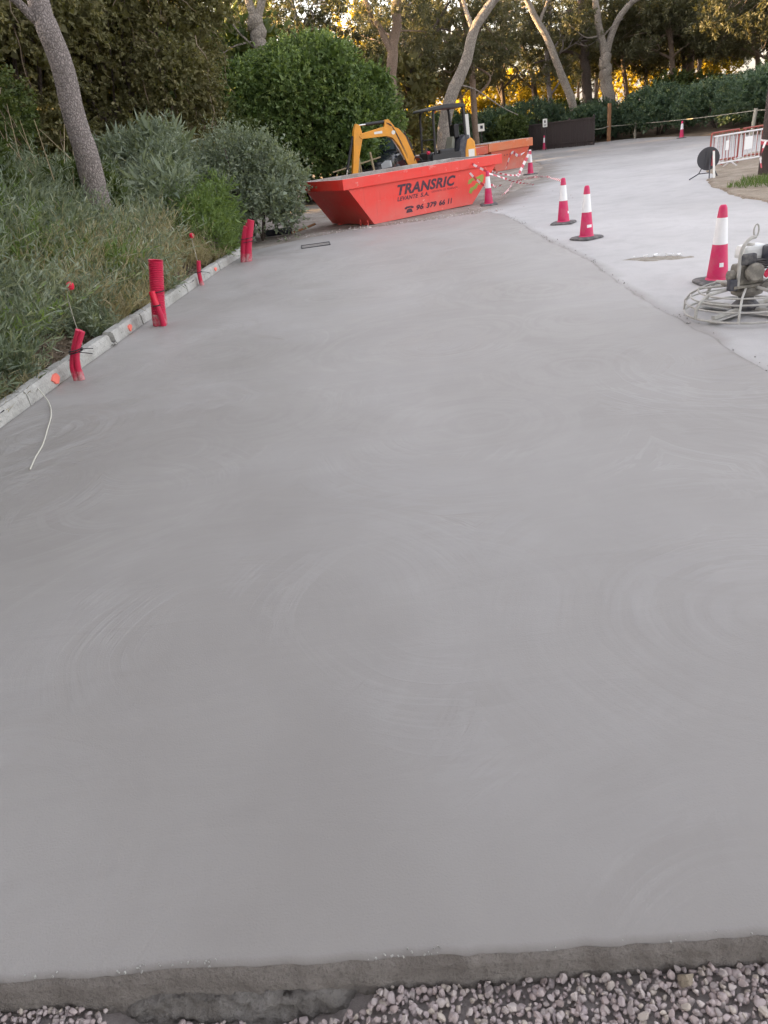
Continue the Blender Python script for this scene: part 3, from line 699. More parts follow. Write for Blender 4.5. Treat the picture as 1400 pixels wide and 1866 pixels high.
# drain slot in the slab, near its far end
t = thing('drain_frame', 'narrow dark drain frame set in the far end of the slab', 'drain', (-0.64, 15.32, 0.0), R(3))
for dy in (-0.24, 0.24): MB().box((0, dy, 0.006), (0.58, 0.05, 0.012)).build('frame_bar', rubber, t)
for dx in (-0.282, 0.282): MB().box((dx, 0, 0.005), (0.014, 0.42, 0.010)).build('frame_bar', rubber, t)
MB().box((0, 0, -0.002), (0.54, 0.42, 0.012)).build('cover', MS['footing'], t)
t = thing('plastic_pipe', 'short dark plastic pipe lying by the grey shrub', 'pipe', (-1.55, 18.3, 0.06), R(-14))
MB().tube([(-0.36, 0, 0), (0.28, 0, 0.015)], 0.075, 14, cap=False).build('pipe_wall', navy, t, smooth=True)
MB().tube([(-0.36, 0, 0), (0.28, 0, 0.015)], 0.066, 14).build('pipe_bore', black_p, t, smooth=True)
mb = MB(); mb.tube(smooth_path([(-1.28, 18.2, 0.02), (-1.0, 18.35, 0.06), (-0.72, 18.7, 0.10)], 10), [0.03] * 9 + [0.02] * 2 if False else 0.026, 6)
tag(mb.build('branch', wood_brown, smooth=True), 'brown broken branch on the dirt beside the dark pipe', 'branch')

# ------------------------------------------------------------------ traffic cones
def cone_proto():
    t = thing('traffic_cone', '', 'cone')
    H = 0.75
    def rad(z): return 0.105 + (0.036 - 0.105) * (z - 0.035) / (H - 0.035)
    mb = MB(); n = 40; vs = []
    for r_, z in ((0.205, 0.0), (0.205, 0.018), (0.185, 0.032), (0.13, 0.036)):
        for k in range(n):
            a = 2 * PI * k / n; cx, sx = math.cos(a), math.sin(a); q = (abs(cx) ** 5 + abs(sx) ** 5) ** (-0.2)
            q = q if z < 0.035 else 1.0
            vs.append((cx * r_ * q, sx * r_ * q, z))
    fs = [(i * n + k, i * n + (k + 1) % n, (i + 1) * n + (k + 1) % n, (i + 1) * n + k) for i in range(3) for k in range(n)] + [tuple(range(n))[::-1], tuple(3 * n + k for k in range(n))]
    mb.add(vs, fs).build('base', rubber_dusty, t, smooth=True)
    MB().lathe([(0.118, 0.033), (0.112, 0.045), (rad(0.05), 0.05), (rad(0.385), 0.385)], n=28).build('body', crimson, t, smooth=True)
    MB().lathe([(rad(0.385) + 0.0015, 0.380), (rad(0.635) + 0.0015, 0.635)], n=28).build('reflective_band', band_white, t, smooth=True)
    MB().lathe([(rad(0.63) + 0.002, 0.633), (rad(0.645) + 0.002, 0.645), (rad(0.72), 0.72), (0.033, 0.738), (0.024, 0.75)], n=28).build('tip', crimson, t, smooth=True)
    return t
cp = cone_proto(); first = True
CONES = [((3.76, 7.60), 'largest traffic cone, right behind the trowel machine', True, (0, 0)), ((3.66, 11.67), 'traffic cone in the middle of the road, the nearer of the standing pair', True, (0, 0)),
         ((3.89, 13.74), 'traffic cone of the road pair with barrier tape tied to its tip', False, (0, 0)), ((3.53, 18.94), 'traffic cone at the right end of the red skip wrapped in tape', False, (0.0, -0.05)),
         ((6.68, 27.68), 'traffic cone in front of the old orange skip', False, (0, 0)), ((12.2, 47.0), 'small far traffic cone against the dark board fence', False, (0, 0)), ((16.93, 39.09), 'far traffic cone below the rope by the hedge', False, (0, 0))]
for i, ((x, y), lab, st, tilt) in enumerate(CONES):
    o = cp if i == 0 else copy_tree(cp)
    o.location = (x, y, -0.012); o.rotation_euler = (tilt[0], tilt[1], 0.5 * i); tag(o, lab, 'cone', 'red and white traffic cones')
    if st:
        a0 = math.atan2(-y, -x) + (0.35 if i == 0 else 0.3); rr = 0.089
        vs = []
        for da in (-0.22, 0, 0.22):
            for z, r2 in ((0.165, 0.0935), (0.205, 0.0896)): vs.append((math.cos(a0 + da - 0.5 * i) * (r2 + .002), math.sin(a0 + da - 0.5 * i) * (r2 + .002), z))
        vs2 = [(x2 * 0.95, y2 * 0.95, z2) for x2, y2, z2 in vs]
        MB().add(vs + vs2, [(0, 2, 3, 1), (2, 4, 5, 3), (6, 7, 9, 8), (8, 9, 11, 10), (0, 1, 7, 6), (4, 10, 11, 5), (0, 6, 8, 2), (2, 8, 10, 4), (1, 3, 9, 7), (3, 5, 11, 9)]).build('sticker', band_white, o)

# ------------------------------------------------------------------ barrier tape
def tape(pts, label, width=0.05, sag=True, twist=3.0, seed=0):
    P = smooth_path(pts, 60); L = np.concatenate([[0], np.cumsum(np.linalg.norm(np.diff(P, axis=0), axis=1))])
    s = np.arange(0, L[-1], 0.05); Q = np.stack([np.interp(s, L, P[:, i]) for i in range(3)], 1); mb = MB(); vs = []
    for i, q in enumerate(Q):
        a = 1.3 + twist * float(fbm(s[i] * 0.8, 0.0, 200 + seed, 2)); d = Q[min(i + 1, len(Q) - 1)] - Q[max(i - 1, 0)]; d = d / np.linalg.norm(d)
        side = np.cross(d, [0, 0, 1.0]); side /= max(np.linalg.norm(side), 1e-6); upv = np.cross(side, d)
        wv = (side * math.cos(a) + upv * math.sin(a)) * width / 2; nv = np.cross(d, wv / np.linalg.norm(wv)) * 0.001
        for k in (-1, 1):
            for e in (-1, 1): vs.append(q + wv * k + nv * e)
    for i in range(len(Q) - 1):
        k = i * 4; mb.cur = (i // 3) % 2; mb.add([], [])
        for f in ((0, 2, 6, 4), (1, 5, 7, 3), (0, 4, 5, 1), (2, 3, 7, 6)): mb.f.append([k + j for j in f]); mb.mi.append(mb.cur)
    mb.v = [tuple(p) for p in vs]
    return tag(mb.build('barrier_tape', [tape_w, tape_r]), label, 'tape', 'red and white barrier tape')
tape([(3.05, 20.0, 0.97), (3.16, 19.82, 1.0), (3.34, 19.4, 0.86), (3.53, 18.92, 0.72)], 'striped tape from the red skip rim to the cone tip', seed=1)
tape([(3.10, 19.74, 0.92), (3.28, 19.45, 0.62), (3.50, 19.05, 0.40), (3.64, 18.92, 0.42), (3.75, 19.3, 0.36), (3.9, 19.8, 0.30), (4.1, 20.0, 0.32)], 'lower striped tape running down the skip side to the cone', seed=2)
tape([(3.56, 18.9, 0.68), (3.9, 19.2, 0.55), (4.5, 20.2, 0.32), (5.3, 21.6, 0.1)], 'slack striped tape hanging from the cone tip behind the red skip', seed=3)
tape([(4.1, 20.2, 0.05), (4.6, 21.8, 0.02), (5.0, 23.2, 0.03), (5.3, 24.2, 0.05), (5.2, 22.0, 0.25), (4.6, 18.0, 0.52), (3.89, 13.74, 0.69)], 'long striped tape trailing to the tip of the road cone', seed=4)
tape([(4.5, 23.8, 0.52), (4.9, 24.8, 0.35), (5.6, 25.6, 0.16), (6.1, 26.4, 0.12), (6.3, 27.2, 0.1)], 'striped tape lying low along the old skip', seed=5)
tape([(6.05, 26.9, 0.02), (6.35, 27.3, 0.35), (6.68, 27.66, 0.76), (6.35, 28.0, 0.62), (6.2, 28.4, 0.72), (6.0, 28.6, 0.2)], 'pale tape looped over the cone by the orange skip', width=0.09, seed=6)

# ------------------------------------------------------------------ skips
def text_mesh(body, size, shear, offset, mat, parent, name, x0, x1, z0, z1, y):
    cu = bpy.data.curves.new('t', 'FONT'); cu.body = body; cu.size = 1.0; cu.shear = shear; cu.offset = offset; cu.extrude = 0.0; cu.resolution_u = 3; cu.space_character = 1.05
    to = bpy.data.objects.new('t', cu); C.objects.link(to); bpy.context.view_layer.update()
    me = bpy.data.meshes.new_from_object(to.evaluated_get(bpy.context.evaluated_depsgraph_get()))
    bpy.data.objects.remove(to); bpy.data.curves.remove(cu)
    V = np.zeros(len(me.vertices) * 3); me.vertices.foreach_get('co', V); V = V.reshape(-1, 3)
    mn = V.min(0); mxx = V.max(0); U = (V - mn) / np.maximum(mxx - mn, 1e-6)
    Q = np.stack([x0 + U[:, 0] * (x1 - x0), np.full(len(V), y), z0 + U[:, 1] * (z1 - z0)], 1)
    me.vertices.foreach_set('co', Q.ravel()); me.update(); me.materials.clear()
    return obj(name, me, parent, mat)
def skip(label, loc, rz, x0, x1, b1, W, H, rim, mb_, mr_, group='construction skips'):
    """x0..x1 rim extent, base 0..b1"""
    t = thing('skip', label, 'skip', loc, rz, group); zb = H - rim
    for y0, y1, nm in ((0.0, 0.012, 'side_panel'), (W - 0.012, W, 'side_panel')):
        MB().prism([(0, 0), (b1, 0), (x1 - 0.14, zb + 0.02), (x0 + 0.14, zb + 0.02)], y0, y1).build(nm, mb_, t)
    for (a, b) in (((0, 0), (x0 + 0.14, zb + 0.02)), ((b1, 0), (x1 - 0.14, zb + 0.02))):
        s = 1 if b[0] > a[0] else -1
        MB().prism([a, b, (b[0] - s * 0.02, b[1]), (a[0] - s * 0.02, a[1])], 0.0125, W - 0.0125).build('end_panel', mb_, t)
    MB().box((b1 / 2, W / 2, 0.012), (b1 - 0.04, W - 0.03, 0.02)).build('floor_panel', skip_in, t)
    # inner lining, caked with cement dust
    for y0, y1 in ((0.014, 0.026), (W - 0.026, W - 0.014)):
        MB().prism([(0.06, 0.03), (b1 - 0.06, 0.03), (x1 - 0.19, H - 0.03), (x0 + 0.19, H - 0.03)], y0, y1).build('inner_wall', skip_in, t)
    for (a, b) in (((0.05, 0.03), (x0 + 0.18, H - 0.03)), ((b1 - 0.05, 0.03), (x1 - 0.18, H - 0.03))):
        s = 1 if b[0] < a[0] else -1
        MB().prism([a, b, (b[0] + s * 0.015, b[1]), (a[0] + s * 0.015, a[1])], 0.028, W - 0.028).build('inner_wall', skip_in, t)
    o = 0.055
    for (c, s) in ((((x0 + x1) / 2, -o / 2 + 0.02, H - rim / 2), (x1 - x0, o + 0.04, rim)), (((x0 + x1) / 2, W + o / 2 - 0.02, H - rim / 2), (x1 - x0, o + 0.04, rim)),
                   ((x0 + 0.06, W / 2, H - rim / 2 - 0.001), (0.12, W - 0.079, rim - 0.004)), ((x1 - 0.06, W / 2, H - rim / 2 - 0.001), (0.12, W - 0.079, rim - 0.004))):
        ro = MB().box(c, s).build('rim', mr_, t, bevel=0.012); ro.data.materials.append(skip_in); cc = Vector(((x0 + x1) / 2, W / 2, 0))
        for pl in ro.data.polygons:
            inward = pl.normal.dot((cc - pl.center).normalized()) if abs(pl.normal.z) < 0.5 else 0
            if pl.normal.z > 0.8 or (inward > 0.1 and max(abs(pl.normal.x), abs(pl.normal.y)) > 0.9 and ((abs(pl.normal.y) > .5) == (s[0] > s[1]))): pl.material_index = 1
    for sx in (x0 + 0.12 + (0 - x0) * 0.45, b1 + (x1 - b1) * 0.55):
        for yy in (-0.05, W + 0.05):
            MB().lathe([(0.045, -0.05), (0.045, 0.05), (0.065, 0.05), (0.065, 0.065)] if yy > 0 else [(0.065, -0.065), (0.065, -0.05), (0.045, -0.05), (0.045, 0.05)], (sx, yy, zb * 0.62), 12, 'Y').build('lifting_lug', mb_, t, smooth=True) if False else None
    for yy in (0.35, W - 0.35): MB().box((b1 / 2, yy, -0.03), (b1 + 0.10, 0.09, 0.06)).build('skid', mb_, t)
    return t
SK = skip('large bright red skip with dark lettering beyond the slab', (0.67, 17.91, -0.005), R(33), -0.76, 4.10, 3.06, 1.80, 1.035, 0.225, skip_red, skip_red)
for (x0, x1, z0, z1, body, sh, off) in ((0.76, 2.56, 0.505, 0.735, 'TRANSRIC', 0.32, 0.042), (0.72, 1.36, 0.385, 0.475, 'LEVANTE', 0.30, 0.028), (1.42, 1.68, 0.385, 0.475, 'S.A.', 0.30, 0.028),
                                    (1.77, 2.10, 0.435, 0.475, 'GESTION', 0.2, 0.0), (2.14, 2.22, 0.435, 0.475, 'DE', 0.2, 0.0), (2.26, 2.60, 0.435, 0.475, 'RESIDUOS', 0.2, 0.0),
                                    (1.26, 1.49, 0.115, 0.235, '96', 0.25, 0.045), (1.57, 1.90, 0.115, 0.235, '379', 0.25, 0.045), (1.97, 2.17, 0.115, 0.235, '66', 0.25, 0.045), (2.25, 2.40, 0.115, 0.235, '11', 0.25, 0.045)):
    text_mesh(body, 1, sh, off, letter_navy, SK, 'lettering', x0, x1, z0, z1, -0.004)
# telephone pictogram
ph = MB(); ph.cur = 0
ph.prism([(0.95, 0.10), (1.15, 0.10), (1.12, 0.165), (1.085, 0.185), (1.015, 0.185), (0.98, 0.165)], -0.004, -0.001)
ph.prism([(0.915, 0.185), (0.985, 0.180), (0.99, 0.20), (1.11, 0.20), (1.115, 0.180), (1.185, 0.185), (1.185, 0.215), (1.13, 0.238), (0.97, 0.238), (0.915, 0.215)], -0.0046, -0.0012)
ph.build('telephone_symbol', letter_navy, SK)
lg = MB()
lg.prism([(2.94, 0.47), (2.98, 0.56), (3.10, 0.60), (3.26, 0.60), (3.46, 0.645), (3.50, 0.58), (3.44, 0.46), (3.34, 0.40), (3.28, 0.45), (3.35, 0.50), (3.36, 0.55), (3.22, 0.53), (3.10, 0.53), (3.05, 0.48)], -0.004, -0.001)
lg.prism([(2.96, 0.28), (3.02, 0.38), (3.14, 0.40), (3.24, 0.47), (3.30, 0.44), (3.22, 0.34), (3.10, 0.31), (3.04, 0.24)], -0.0044, -0.0012)
lg.build('green_emblem', letter_green, SK)
for xx, ww in ((-0.30, 0.05), (0.55, 0.03)): MB().box((xx, -0.0385, 0.93), (ww, 0.004, 0.08)).build('dent', rubber, SK) if False else None
# supports under the low end
for yy in (0.12, 0.42): MB().box((-0.10, yy, 0.045), (0.02, 0.04, 0.13)).build('stay', skip_red, SK)
S2 = skip('old brown skip with faded orange rim at the road edge', (6.33, 32.02, -0.02), R(33), -0.38, 2.1, 1.55, 1.75, 1.05, 0.30, skip_old, skip_rim_o)
for (mx_, mz_, mw, mh, yy) in ((0.60, 0.905, 0.09, 0.08, -0.037), (0.76, 0.905, 0.10, 0.09, -0.037), (0.93, 0.905, 0.07, 0.07, -0.037), (0.50, 0.55, 0.06, 0.06, -0.002), (0.66, 0.55, 0.07, 0.06, -0.002), (0.82, 0.55, 0.06, 0.06, -0.002)):
    MB().box((mx_, yy, mz_), (mw, 0.006, mh * 0.3)).box((mx_ - mw * 0.2, yy, mz_ + mh * 0.1), (mw * 0.25, 0.0055, mh)).build('faded_marking', letter_navy, S2)
S3 = skip('old red skip half hidden behind the excavator', (3.9, 30.0, -0.02), R(33), -0.6, 2.35, 1.8, 1.75, 1.0, 0.27, skip_old, skip_old)

# ------------------------------------------------------------------ mini excavator (faces local -x)
def excavator():
    t = thing('mini_excavator', 'yellow and black mini excavator with folded arm behind the red skip', 'excavator', (3.32, 25.2, -0.03), R(16)); t.scale = (1, 1, 0.945)
    for sy in (-0.5, 0.5):
        prof = []
        for k in range(24):
            a = 2 * PI * k / 24; prof.append((0.72 * (1 if math.cos(a) > 0 else -1) * min(1, abs(math.cos(a)) * 4) * 0.78 + 0.2 * math.cos(a), 0.22 + 0.2 * math.sin(a)))
        tr = MB().prism(prof, sy - 0.13, sy + 0.13).build('track', rubber, t)
        for k in range(-3, 4): MB().lathe([(0.09, -0.145), (0.09, 0.145)], (k * 0.2, sy, 0.13), 12, 'Y').build('roller', dark_engine, tr, smooth=True)
    MB().box((0, 0, 0.36), (0.9, 0.74, 0.24)).build('undercarriage', dark_engine, t, bevel=0.02)
    MB().lathe([(0.36, 0.46), (0.36, 0.56)], n=24).build('slew_ring', dark_engine, t, smooth=True)
    MB().box((-1.12, 0, 0.26), (0.06, 1.3, 0.30), rot=(0, 0.15, 0)).build('dozer_blade', excav_y, t, bevel=0.01)
    MB().box((0.0, 0, 0.66), (1.35, 1.12, 0.16)).build('deck', black_p, t, bevel=0.03)
    # rear body: black side cowl and yellow counterweight
    MB().prism([(0.12, 0.74), (0.30, 1.10), (0.38, 1.50), (0.55, 1.66), (0.70, 1.62), (0.72, 0.74)], -0.56, 0.56).build('engine_cowl', navy, t, bevel=0.03)
    cw = MB().prism([(0.50, 0.58), (0.52, 1.18), (0.60, 1.50), (0.74, 1.55), (0.86, 1.42), (0.90, 1.0), (0.86, 0.58)], -0.585, 0.585).build('counterweight', excav_y, t, bevel=0.05)
    MB().box((0.72, -0.588, 1.08), (0.20, 0.006, 0.24)).build('sticker', sign_white, cw)
    MB().box((0.70, -0.588, 0.80), (0.13, 0.006, 0.05)).build('sticker', sign_white, cw)
    MB().box((-0.30, -0.2, 0.86), (0.55, 0.66, 0.26)).build('side_console', black_p, t, bevel=0.05)
    MB().box((-0.05, -0.42, 1.20), (0.5, 0.2, 0.22)).build('arm_console', black_p, t, bevel=0.05)
    MB().box((-0.52, 0.1, 1.0), (0.2, 0.7, 0.5)).build('front_cover', black_p, t, bevel=0.05)
    MB().tube(smooth_path([(-0.75, -0.15, 0.75), (-0.8, -0.2, 1.1), (-0.98, -0.1, 1.15), (-1.0, -0.05, 0.8)], 16), 0.02, 6).build('hose_loop', rubber, t, smooth=True)
    for x, w_, h_ in ((-0.52, 0.09, 0.2), (-0.02, 0.10, 0.13), (0.12, 0.10, 0.15), (0.24, 0.08, 0.12)): MB().box((x, -0.562, 0.93), (w_, 0.008, h_)).build('decal', grey_seat, t)
    MB().box((-0.1, -0.5545, 0.96), (0.95, 0.012, 0.46)).build('side_cover', black_p, t, bevel=0.004)
    st = MB().box((0.08, 0, 1.08), (0.46, 0.5, 0.12)).build('seat', black_p, t, bevel=0.04)
    MB().box((0.28, 0, 1.36), (0.10, 0.48, 0.55), rot=(0, 0.14, 0)).build('seat_back', grey_seat, st, bevel=0.04)
    MB().box((0.40, -0.12, 1.78), (0.16, 0.34, 0.40)).build('headrest_guard', black_p, t, bevel=0.03)
    for y in (-0.30, 0.30):
        MB().tube([(-0.28, y, 0.95), (-0.32, y, 1.2), (-0.36, y, 1.38)], 0.02, 8).build('control_lever', black_p, t)
        MB().box((-0.02, y * 1.1, 1.18), (0.42, 0.09, 0.07)).build('armrest', black_p, t, bevel=0.02)
    for y in (-0.1, 0.1): MB().tube([(-0.62, y, 0.74), (-0.66, y, 1.05)], 0.014, 6).build('travel_lever', steel, t)
    MB().box((-0.62, 0.0, 1.0), (0.12, 0.9, 0.10)).build('front_rail', black_p, t, bevel=0.02)
    MB().lathe([(0.05, -0.04), (0.05, 0.04)], (-0.66, -0.45, 1.26), 12, 'X').build('work_lamp', pipe_red, t, smooth=True)
    # canopy
    for y in (-0.52, 0.52):
        MB().tube(smooth_path([(-0.48, y, 0.72), (-0.46, y, 1.5), (-0.44, y, 2.30), (-0.36, y, 2.47), (-0.2, y, 2.50)], 24), 0.04, 8).build('canopy_post', black_p, t, smooth=True)
        MB().tube(smooth_path([(0.58, y, 1.5), (0.56, y, 2.0), (0.54, y, 2.38), (0.46, y, 2.49), (0.3, y, 2.51)], 24), 0.048, 8).build('canopy_post', black_p, t, smooth=True)
    MB().prism([(-0.66, 2.46), (-0.62, 2.51), (-0.1, 2.57), (0.45, 2.56), (0.60, 2.50), (0.60, 2.43), (-0.1, 2.46), (-0.66, 2.43)], -0.60, 0.60).build('canopy_roof', black_p, t, bevel=0.012)
    MB().tube([(-0.45, -0.5, 1.62), (-0.45, 0.5, 1.62)], 0.018, 8).build('guard_bar', black_p, t)
    MB().tube([(0.57, -0.5, 1.95), (0.57, 0.5, 1.95)], 0.018, 8).build('guard_bar', black_p, t)
    MB().lathe([(0.035, 0), (0.04, 0.08), (0.02, 0.11)], (-0.3, -0.3, 2.37), 12).build('beacon', skip_red, t, smooth=True)
    # boom, stick and cylinders in the plane y=0
    MB().box((-0.86, 0, 0.70), (0.34, 0.24, 0.34)).build('swing_post', dark_engine, t, bevel=0.03)
    boom = MB().prism([(-0.80, 0.66), (-0.98, 0.60), (-1.19, 0.92), (-1.44, 1.56), (-1.64, 1.83), (-1.82, 1.90), (-2.62, 1.91), (-2.69, 1.98), (-2.62, 2.06), (-1.92, 2.17), (-1.64, 2.17), (-1.41, 2.07), (-1.22, 1.83), (-0.94, 1.08)], -0.10, 0.10).build('boom', excav_y, t, bevel=0.012)
    MB().prism([(-1.86, 2.14), (-1.82, 2.36), (-1.70, 2.37), (-1.52, 2.14)], -0.06, 0.06).build('cylinder_bracket', excav_y, boom, bevel=0.01)
    for s in (-1, 1): MB().lathe([(0.06, 0), (0.06, 0.012)], (-1.60, s * 0.104 - (0.006), 1.98), 16, 'Y').build('pivot_boss', sign_white, boom)
    for s in (-1, 1): MB().box((-2.08, s * 0.1025, 2.03), (0.26, 0.004, 0.07)).build('boom_decal', sign_white, boom)
    stk = MB().prism([(-2.62, 2.30), (-2.74, 2.36), (-2.82, 2.20), (-2.86, 2.0), (-2.92, 1.55), (-3.06, 0.75), (-3.10, 0.56), (-2.94, 0.56), (-2.74, 1.45), (-2.56, 2.0)], -0.085, 0.085).build('stick', excav_y, t, bevel=0.012)
    def cyl(a, b, r, name, split=0.55):
        a = Vector(a); b = Vector(b); m_ = a.lerp(b, split)
        c = MB().tube([a, m_], r, 12).build(name, black_p, t, smooth=True); MB().tube([m_, b], r * 0.5, 10).build('rod', chrome, c, smooth=True)
    cyl((-1.74, 0, 2.31), (-2.68, 0, 2.30), 0.048, 'stick_cylinder', 0.72)
    cyl((-2.86, 0, 2.02), (-3.28, 0, 0.70), 0.045, 'bucket_cylinder', 0.70)
    cyl((-0.98, 0.0, 0.62), (-1.62, 0, 1.80), 0.05, 'boom_cylinder', 0.45)
    for k in range(3): MB().tube(smooth_path([(-1.02, -0.085, 0.7 + 0.05 * k), (-1.28, -0.095, 1.35 + 0.05 * k), (-1.60, -0.095, 2.10 + 0.02 * k), (-1.78, -0.06, 2.28)], 20), 0.008, 6).build('hydraulic_hose', rubber, t, smooth=True)
    bk = MB(); arc = [(-3.02 + 0.0, 0.60), (-3.22, 0.52), (-3.30, 0.34), (-3.22, 0.16), (-3.05, 0.07), (-2.86, 0.10), (-2.70, 0.22), (-2.88, 0.40)]
    bk.prism(arc, -0.2, 0.2).build('bucket', dark_engine, t, bevel=0.01)
    return t
excavator()

# ------------------------------------------------------------------ parked car behind the excavator arm (nose towards local -y)
def car():
    t = thing('parked_car', 'dark parked car under the round bush behind the excavator arm', 'car', (1.62, 29.3, -0.05), R(-18)); t.scale = (1.06, 1.0, 1.42)
    secs = [(-2.05, 0.70, 0.30, 0.62), (-1.98, 0.80, 0.22, 0.74), (-1.5, 0.86, 0.20, 0.86), (-0.95, 0.88, 0.2, 0.94), (0.0, 0.89, 0.2, 0.96), (1.2, 0.88, 0.2, 0.98), (1.9, 0.84, 0.22, 0.98), (2.05, 0.76, 0.32, 0.90)]
    vs = []; n = 10
    for y, hw, z0, z1 in secs:
        for (px, pz) in ((-1, 0.12), (-0.99, 0.5), (-0.95, 0.85), (-0.82, 0.98), (-0.4, 1.03), (0.4, 1.03), (0.82, 0.98), (0.95, 0.85), (0.99, 0.5), (1, 0.12)):
            vs.append((px * hw, y, z0 + (z1 - z0) * pz))
    fs = [(i * n + k, i * n + (k + 1) % n, (i + 1) * n + (k + 1) % n, (i + 1) * n + k) for i in range(len(secs) - 1) for k in range(n)] + [tuple(range(n))[::-1], tuple((len(secs) - 1) * n + k for k in range(n))]
    MB().add(vs, fs).build('body', car_dark, t, smooth=True)
    cab = [(-0.98, 0.80, 0.93), (-0.15, 0.66, 1.44), (0.9, 0.66, 1.46), (1.85, 0.76, 0.96)]
    vs = []
    for y, hw, z in cab: vs += [(-hw, y, z), (hw, y, z)]
    vs += [(-0.80, -0.98, 0.90), (0.80, -0.98, 0.90), (0.76, 1.85, 0.9), (-0.76, 1.85, 0.9)]
    c = MB().add(vs, [(0, 1, 3, 2), (2, 3, 5, 4), (4, 5, 7, 6), (0, 2, 4, 6, 11, 8), (1, 9, 10, 7, 5, 3), (0, 8, 9, 1), (6, 7, 10, 11)]).build('cabin', car_dark, t, bevel=0.03)
    MB().add([(-0.70, -0.905, 0.985), (0.70, -0.905, 0.985), (0.60, -0.20, 1.415), (-0.60, -0.20, 1.415), (-0.70, -0.88, 0.97), (0.70, -0.88, 0.97), (0.60, -0.18, 1.40), (-0.60, -0.18, 1.40)], [(0, 1, 2, 3), (7, 6, 5, 4), (0, 4, 5, 1), (2, 6, 7, 3), (1, 5, 6, 2), (0, 3, 7, 4)]).build('windscreen', glass_d, c)
    for s in (-1, 1):
        MB().prism([(s * 0.50, 0.60), (s * 0.80, 0.62), (s * 0.78, 0.76), (s * 0.62, 0.77), (s * 0.48, 0.70)], -2.055, -1.86).build('headlight', lamp_m, t, bevel=0.01)
        for y in (-1.3, 1.3):
            w_ = MB().lathe([(0.2, -0.1), (0.31, -0.1), (0.33, -0.06), (0.33, 0.06), (0.31, 0.1), (0.2, 0.1)], (s * 0.80, y, 0.33), 20, 'X').build('wheel', rubber, t, smooth=True)
            MB().lathe([(0.19, -0.112), (0.05, -0.104), (0.05, 0.104), (0.19, 0.112)], (s * 0.80, y, 0.33), 16, 'X').build('rim', steel, w_, smooth=True)
        MB().box((s * 0.93, -0.75, 1.0), (0.16, 0.10, 0.12)).build('mirror', car_dark, t, bevel=0.02)
    MB().box((0, -2.06, 0.56), (0.7, 0.03, 0.16)).build('grille', rubber, t, bevel=0.01)
    MB().box((0, -2.085, 0.42), (0.52, 0.02, 0.11)).build('number_plate', sign_white, t)
car()
t = thing('sawhorse', 'rough wooden trestle with a pole laid across behind the red skip', 'trestle', (0.93, 26.2, -0.05))
for a_, b_ in (((-0.34, 0, 0), (-0.20, 0, 1.46)), ((0.34, -0.25, 0), (0.18, 0.05, 1.42)), ((-0.10, 0.3, 0), (-0.22, 0, 1.40)), ((0.34, 0.3, 0), (0.18, 0, 1.38))):
    MB().tube([a_, b_], 0.032, 7).build('leg', wood_pale, t)
MB().tube([(-1.1, 0, 0.98), (-0.2, 0, 1.12), (0.5, 0, 1.24)], 0.022, 7).build('cross_pole', wood_pale, t)

